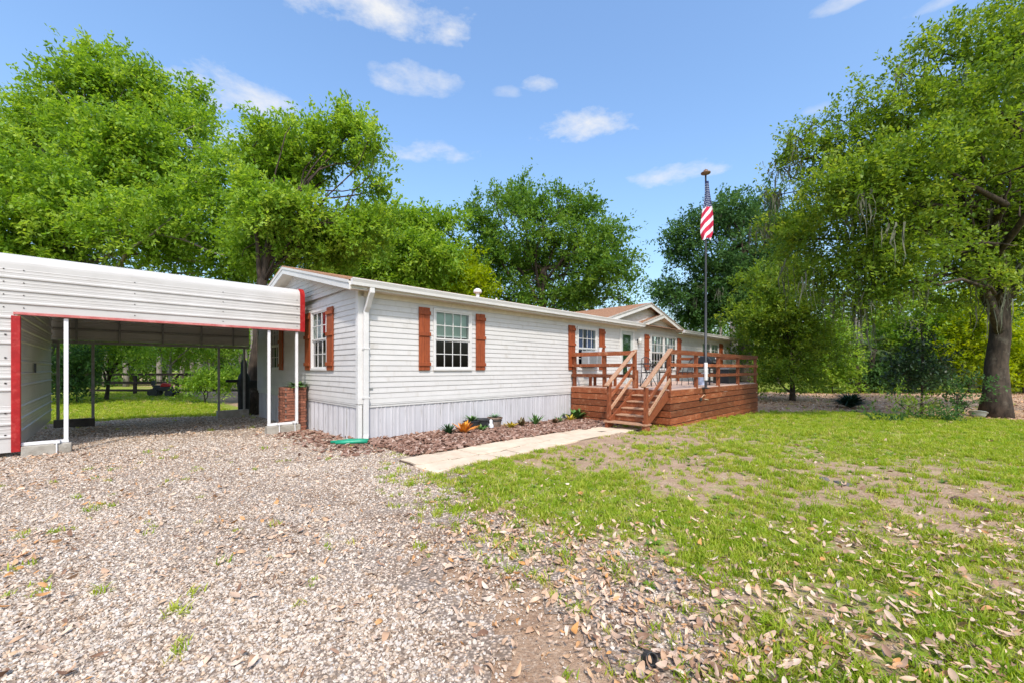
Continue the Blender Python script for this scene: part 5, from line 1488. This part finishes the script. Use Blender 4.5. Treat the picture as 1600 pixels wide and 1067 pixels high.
treeG = [(1195, 448, 42), (1245, 440, 40), (1212, 490, 50), (1272, 495, 42), (1180, 535, 38), (1240, 545, 48), (1290, 540, 30), (1225, 585, 30), (1258, 590, 24), (1160, 500, 26), (1200, 590, 20)]
tree('small_tree', 'dense round headed small tree just past the end of the deck', base_at(1238, 22.5), P(1240, 500, 22.5), .13, pb(treeG, 22.5, 1.2, 10), 46000, .16, L_OAK, BARK, 38, spray=.85, per=24, fork=.15)
# shade-side plants under the oak
mg = [(1440, 550, 20), (1418, 572, 24), (1462, 575, 24), (1440, 592, 26), (1482, 592, 18), (1405, 596, 15), (1436, 515, 9)]
tree('magnolia', 'young dark magnolia with glossy leaves left of the oak trunk', base_at(1440, 14.6), P(1438, 500, 14.6), .035, pb(mg, 14.6, .4, 11), 3000, .16, L_GLOSS, BARK, 39, spray=.5, per=14, fork=.1, wr=.4)
def shrub(name, label, u, v, spec, Y, n, leaf, mat, seed, cat='shrub', spray=.5, per=18, group=None, stem=.03, **kw):
    bb = base_at(u, Y); top = pb(spec, Y, .5, seed)
    zt = max(q[2] for q in top)
    return tree(name, label, bb, (bb[0], bb[1], bb[2] + (zt - bb[2]) * .7), stem, top, n, leaf, mat, BARK, seed, cat, group, spray, per, fork=.1, **kw)
shrub('low_shrub', 'sprawling leggy shrub at the foot of the magnolia', 1420, 640, [(1400, 622, 26), (1450, 632, 28), (1420, 640, 24), (1475, 628, 24)], 14.0, 900, .10, L_OAK, 41)
shrub('low_shrub', 'leafy shrub between the magnolia and the oak trunk', 1495, 640, [(1500, 612, 22), (1520, 600, 16), (1490, 640, 20), (1515, 630, 18)], 13.4, 1000, .10, L_DARK, 42)
shrub('undergrowth', 'low tangle of dark green weeds along the lawn edge under the magnolia', 1440, 652, [(1400, 655, 16), (1440, 655, 18), (1480, 655, 16), (1360, 650, 12)], 12.9, 1700, .085, L_DARK, 43, cat='plants', spray=.35, stem=.0)
# clump of dark grass
cx_, cy_, cz_ = gpt(1337, 638)
og = blade_rosette(MB(), (0, 0, 0), 620, 1.5, .02, .85, 1.05, 51, lo=.4).build('ornamental_grass', M('lilyturf', (.012, .045, .022), (.022, .07, .03), scale=4, rough=.45), None, fix=False)
og.location = (cx_, cy_ + .3, cz_); tag(og, 'round dark green clump of ornamental grass on the leaf mulch', 'grass clump')
# bowl by the oak
ox, oy, oz = gpt(1528, 652)
bo = MB().lathe([(.11, 0), (.18, .06), (.215, .16), (.23, .16), (.23, .175), (.20, .17), (.165, .065), (.1, .02)], (0, 0, 0), 20).build('bird_bowl', M('grey_green_bowl', (.42, .46, .43), (.3, .34, .31), scale=6, rough=.6), None, smooth=True)
bo.location = (ox, oy, oz + .02); bo.rotation_euler = (R(-10), R(14), 0); tag(bo, 'pale grey green bowl tilted against the oak trunk', 'bowl')
# bright shrubbery along the back of the yard
back = [('sunlit yellow green bush left of the palm clump at the back', 1300, [(1290, 560, 34), (1310, 585, 30), (1278, 590, 26), (1300, 530, 28)], 30, L_BRIGHT),
        ('sunlit green bush right of the palm clump at the back', 1385, [(1375, 540, 34), (1395, 560, 30), (1370, 580, 26), (1400, 520, 30)], 34, L_BRIGHT),
        ('tall bright bush behind the magnolia', 1450, [(1430, 520, 38), (1460, 545, 36), (1440, 575, 34), (1470, 500, 34), (1420, 480, 30)], 32, L_BRIGHT),
        ('bright yellow green bush left of the oak trunk at the back', 1515, [(1500, 530, 38), (1525, 560, 36), (1500, 585, 32), (1535, 515, 34), (1520, 480, 34)], 30, L_YEL),
        ('bright bush right of the oak trunk at the back', 1600, [(1590, 570, 36), (1615, 590, 34), (1600, 540, 36), (1640, 560, 40), (1580, 600, 24)], 29, L_YEL),
        ('dark green bush low in front of the tree line right of the palm clump', 1400, [(1390, 585, 22), (1420, 590, 22), (1445, 588, 18), (1365, 592, 16)], 30, L_DARK)]
for k, (lb, u, sp, Y, mt) in enumerate(back):
    shrub('bush', lb, u, 600, sp, Y, 9000, .26, mt, 60 + k, cat='bush', spray=1.2, per=20, stem=.06)
# clump of leaning palms at the back
pc = empty('palm_clump', base_at(1345, 30), 0, 'shaggy clump of leaning palms at the back of the yard', 'palm')
pm = MB(); fr_ = MB()
for k, (dx, dy, h) in enumerate(((-.5, 0, 3.0), (.1, .3, 3.8), (.6, -.1, 3.2), (1.1, .2, 2.6))):
    a = (dx * .4, dy, -.1); bt = (dx * 1.6, dy, h)
    pm.tube(wander(a, bt, 6, .08, 80 + k), [.22, .2, .19, .18, .17, .16, .14], 9)
    r = random.Random(k)
    for j in range(26):
        az = j * 2.4; e = r.uniform(-.7, 1.1); L_ = r.uniform(1.0, 1.6); d_ = Vector((math.cos(az) * math.cos(e), math.sin(az) * math.cos(e), math.sin(e)))
        c = Vector(bt) + d_ * L_ * .5; sd = d_.cross(Vector((0, 0, 1))).normalized()
        for q in range(-5, 6):
            t_ = c + d_ * (L_ * .55) * math.cos(q * .22) + sd * (q * .13) - Vector((0, 0, .05 * q * q * .2 + .12))
            w_ = sd * .03
            fr_.tri(tuple(c - w_), tuple(c + w_), tuple(t_))
pm.build('trunk', BARK, pc, smooth=True); fr_.build('fronds', M('palm_frond', (.05, .085, .02), (.09, .12, .035), scale=3, rough=.5), pc, fix=False)

# wood beyond the yard: one mass
def build_woods():
    r = np.random.default_rng(3)
    V_, F_, R_ = [], [], []
    bl = []
    for a in np.linspace(-62, 62, 64):
        D = 62 + r.uniform(-5, 6); az = R(a + r.uniform(-.8, .8))
        x, y = math.sin(az) * D, math.cos(az) * D
        lo = -60 < a < -20
        hh = (6.5 if lo else 7.5) + r.uniform(-1.5, 2.0)
        if -12 < a < 26: hh = 3.5
        if a > 30: hh = 12 + r.uniform(-2, 2)
        for z in np.arange(.5, hh, 2.2): bl.append((x + r.normal(0, 1), y + r.normal(0, 1.5), z, 2.6 + r.uniform(-.4, .6)))
        if a < -20 or a > 24:
            for z in (.6, 2.4, 4.2, 6.0): bl.append((x * 1.1 + r.normal(0, 1), y * 1.1 + r.normal(0, 1), z, 3.2))
    v, f, rnd = leaf_arrays(bl, 150000, .5, 5, spray=2.0, per=18)
    o = np_mesh('woods', v, f, L_MID, None, {'rnd': rnd}); tag(o, 'distant mass of green woods beyond the yard', kind='stuff')
    # trunks in the shade of the wood
    mb = MB()
    for k in range(60):
        az = R(r.uniform(-62, -22) if k < 34 else r.uniform(24, 60)); D = r.uniform(52, 60); x, y = math.sin(az) * D, math.cos(az) * D
        mb.tube(wander((x, y, -.4), (x + r.normal(0, .6), y, r.uniform(5, 8)), 5, .07, k), [.28, .24, .22, .2, .17, .14], 7)
    t = mb.build('woods_trunks', BARKG, None, smooth=True); tag(t, 'grey tree trunks along the front of the distant woods', kind='stuff')
build_woods()

# ------------------------------------------------------------------ what shows through the carport
fc = empty('rail_fence', base_at(205, 27.5), 0, 'dark three rail wooden fence beyond the carport', 'fence')
fb = Vector(base_at(205, 27.5))
for k, u in enumerate(range(-60, 431, 66)):
    q = Vector(base_at(u + 7, 27.5)) - fb
    MB().box(q.x - .09, q.y - .06, -.1, q.x + .09, q.y + .06, 1.45).build('post', FENCEW, fc)
    if u < 400:
        e = Vector(base_at(u + 73, 27.5)) - fb
        for zz in (1.38, .83, .32): MB().beam((q.x, q.y - .08, zz), (e.x, e.y - .08, zz), .05, .15).build('rail', FENCEW, fc)
tree('crape_myrtle', 'small multi stemmed tree framed by the carport opening', base_at(166, 23), P(170, 560, 23), .10, pb([(145, 545, 26), (185, 535, 30), (215, 545, 26), (170, 560, 20), (235, 560, 22), (200, 515, 26), (150, 515, 24)], 23, .8, 12), 8000, .16, L_BRIGHT, BARK, 71, spray=.9, per=18, fork=.15)
tree('garden_tree', 'bright leaved tree with pale trunk right of the multi stemmed tree', base_at(265, 33), P(268, 545, 33), .16, pb([(240, 540, 22), (270, 535, 26), (300, 545, 24), (285, 560, 18), (255, 515, 26), (310, 520, 26)], 33, 1.2, 13), 9000, .22, L_BRIGHT, BARKG, 72, spray=1.2, per=18, fork=.3)
tree('garden_tree', 'pale forked tree in front of the woods beyond the fence', base_at(322, 38), P(322, 545, 38), .3, pb([(320, 535, 24), (345, 550, 22), (300, 520, 24), (350, 525, 26), (330, 510, 26)], 38, 1.2, 14), 8000, .25, L_BRIGHT, BARKG, 73, spray=1.4, per=18, fork=.2)
shrub('bush', 'dark bush behind the left back leg of the carport', 120, 620, [(115, 590, 24), (130, 605, 18), (100, 575, 24), (130, 560, 20), (95, 605, 20)], 21, 7000, .16, L_DARK, 74, cat='bush', spray=.8)
shrub('bush', 'sunlit bush in front of the fence seen through the carport', 320, 612, [(310, 598, 14), (330, 592, 18), (348, 600, 16), (295, 604, 10), (362, 590, 16)], 21, 6000, .14, L_BRIGHT, 75, cat='bush', spray=.6)
# red and black garden cart far behind
gx, gy, g_z = base_at(252, 26)
gc = empty('garden_cart', (gx, gy, g_z), R(20), 'red and black garden cart parked by the back fence', 'cart')
REDM = M('red_enamel', (.45, .03, .03), rough=.4)
MB().box(-.35, -.3, .35, .55, .3, .62).build('body', BLACKP, gc, bevel=.05)
MB().prism([(.0, .62), (.55, .62), (.5, .80), (.1, .86)], lambda a, b: (a, -.24, b), lambda a, b: (a, .24, b)).build('hood', REDM, gc, bevel=.04)
MB().box(-.40, -.22, .62, -.05, .22, .70).box(-.45, -.22, .70, -.37, .22, 1.0).build('seat', BLACKP, gc, bevel=.03)
MB().tube([(.05, 0, .80), (-.02, 0, 1.02)], .02, 6).tube([(-.02, -.16, 1.02), (-.02, .16, 1.02)], .018, 6).build('handle', BLACKM, gc)
for xx, rr_ in ((-.3, .26), (.5, .19)):
    for yy in (-.36, .36): MB().tube([(xx, yy - .08, rr_), (xx, yy + .08, rr_)], rr_, 16).build('wheel', BLACKP, gc)
# small things lying on the lawn
def lump(name, u, v, rx, ry, h, mat, label, cat, seed):
    x, y, z = gpt(u, v); r = random.Random(seed); mb = MB(); k = 14
    n0 = 0; prof = [(1.0, -.3), (1.0, .1), (.86, .6), (.55, .92), (.2, 1.0)]
    wob_ = [r.uniform(.78, 1.18) for _ in range(k)]
    for rad, hh in prof:
        for j in range(k):
            a = 2 * math.pi * j / k; q = rad * (wob_[j] * .6 + wob_[(j + 1) % k] * .4)
            mb.v.append((rx * q * math.cos(a), ry * q * math.sin(a), h * hh * r.uniform(.85, 1.15)))
    for i in range(len(prof) - 1):
        for j in range(k):
            a, b = i * k + j, i * k + (j + 1) % k; mb.f.append((a, b, b + k, a + k))
    mb.f.append(tuple((len(prof) - 1) * k + j for j in range(k)))
    o = mb.build(name, mat, None, smooth=True); o.location = (x, y, z); o.rotation_euler = (0, 0, r.uniform(0, 3))
    return tag(o, label, cat)
STN = M('dark_stone', (.17, .15, .145), (.10, .09, .085), scale=9, rough=.9, bump=.6, bscale=30)
CLOD = M('dark_earth', (.22, .14, .09), (.12, .07, .045), scale=14, rough=.95, bump=.9, bscale=34)
lump('stone', 1318, 755, .13, .085, .022, STN, 'flat dark grey stone sunk in the middle of the lawn', 'stone', 1)
lump('stone', 1288, 749, .065, .05, .035, STN, 'small dark stone just left of the flat stone in the lawn', 'stone', 2)
lump('earth_clod', 1500, 782, .12, .08, .04, CLOD, 'low mound of dark earth on the bare patch at the right of the lawn', 'earth mound', 3)
lump('earth_clod', 1540, 797, .19, .06, .025, CLOD, 'long dark ridge of earth beside the low mound on the bare patch', 'earth mound', 4)
x, y, z = gpt(1012, 1036)
cp_ = MB().lathe([(.030, 0), (.030, .05), (.026, .05), (.024, .012)], (0, 0, 0), 14).build('bottle_cap', BLACKP, None); cp_.location = (x, y, z + .035); cp_.rotation_euler = (R(65), R(20), 0)
tag(cp_, 'small black plastic cap lying among dry leaves at the gravel edge', 'cap')
# dark covered stand at the back of the carport
x, y, z = gpt(381, 650)
cs = empty('covered_stand', (x, y, z), ANG, 'tall dark covered stand beside the right back leg of the carport', 'covered stand')
COVER = M('dark_cover', (.018, .019, .018), (.035, .035, .032), scale=6, rough=.7, bump=.4, bscale=12)
MB().lathe([(.13, 0), (.17, .05), (.18, .9), (.21, 1.15), (.17, 1.38), (.10, 1.5), (.09, 1.85), (.06, 1.95), (.02, 1.98)], (0, 0, 0), 12).build('cover', COVER, cs, smooth=True)
MB().box(-.52, -.05, 1.18, -.15, .05, 1.28).build('arm', COVER, cs, bevel=.02); MB().box(.15, -.06, .98, .40, .06, 1.24).build('arm', COVER, cs, bevel=.03)
print('scene built')
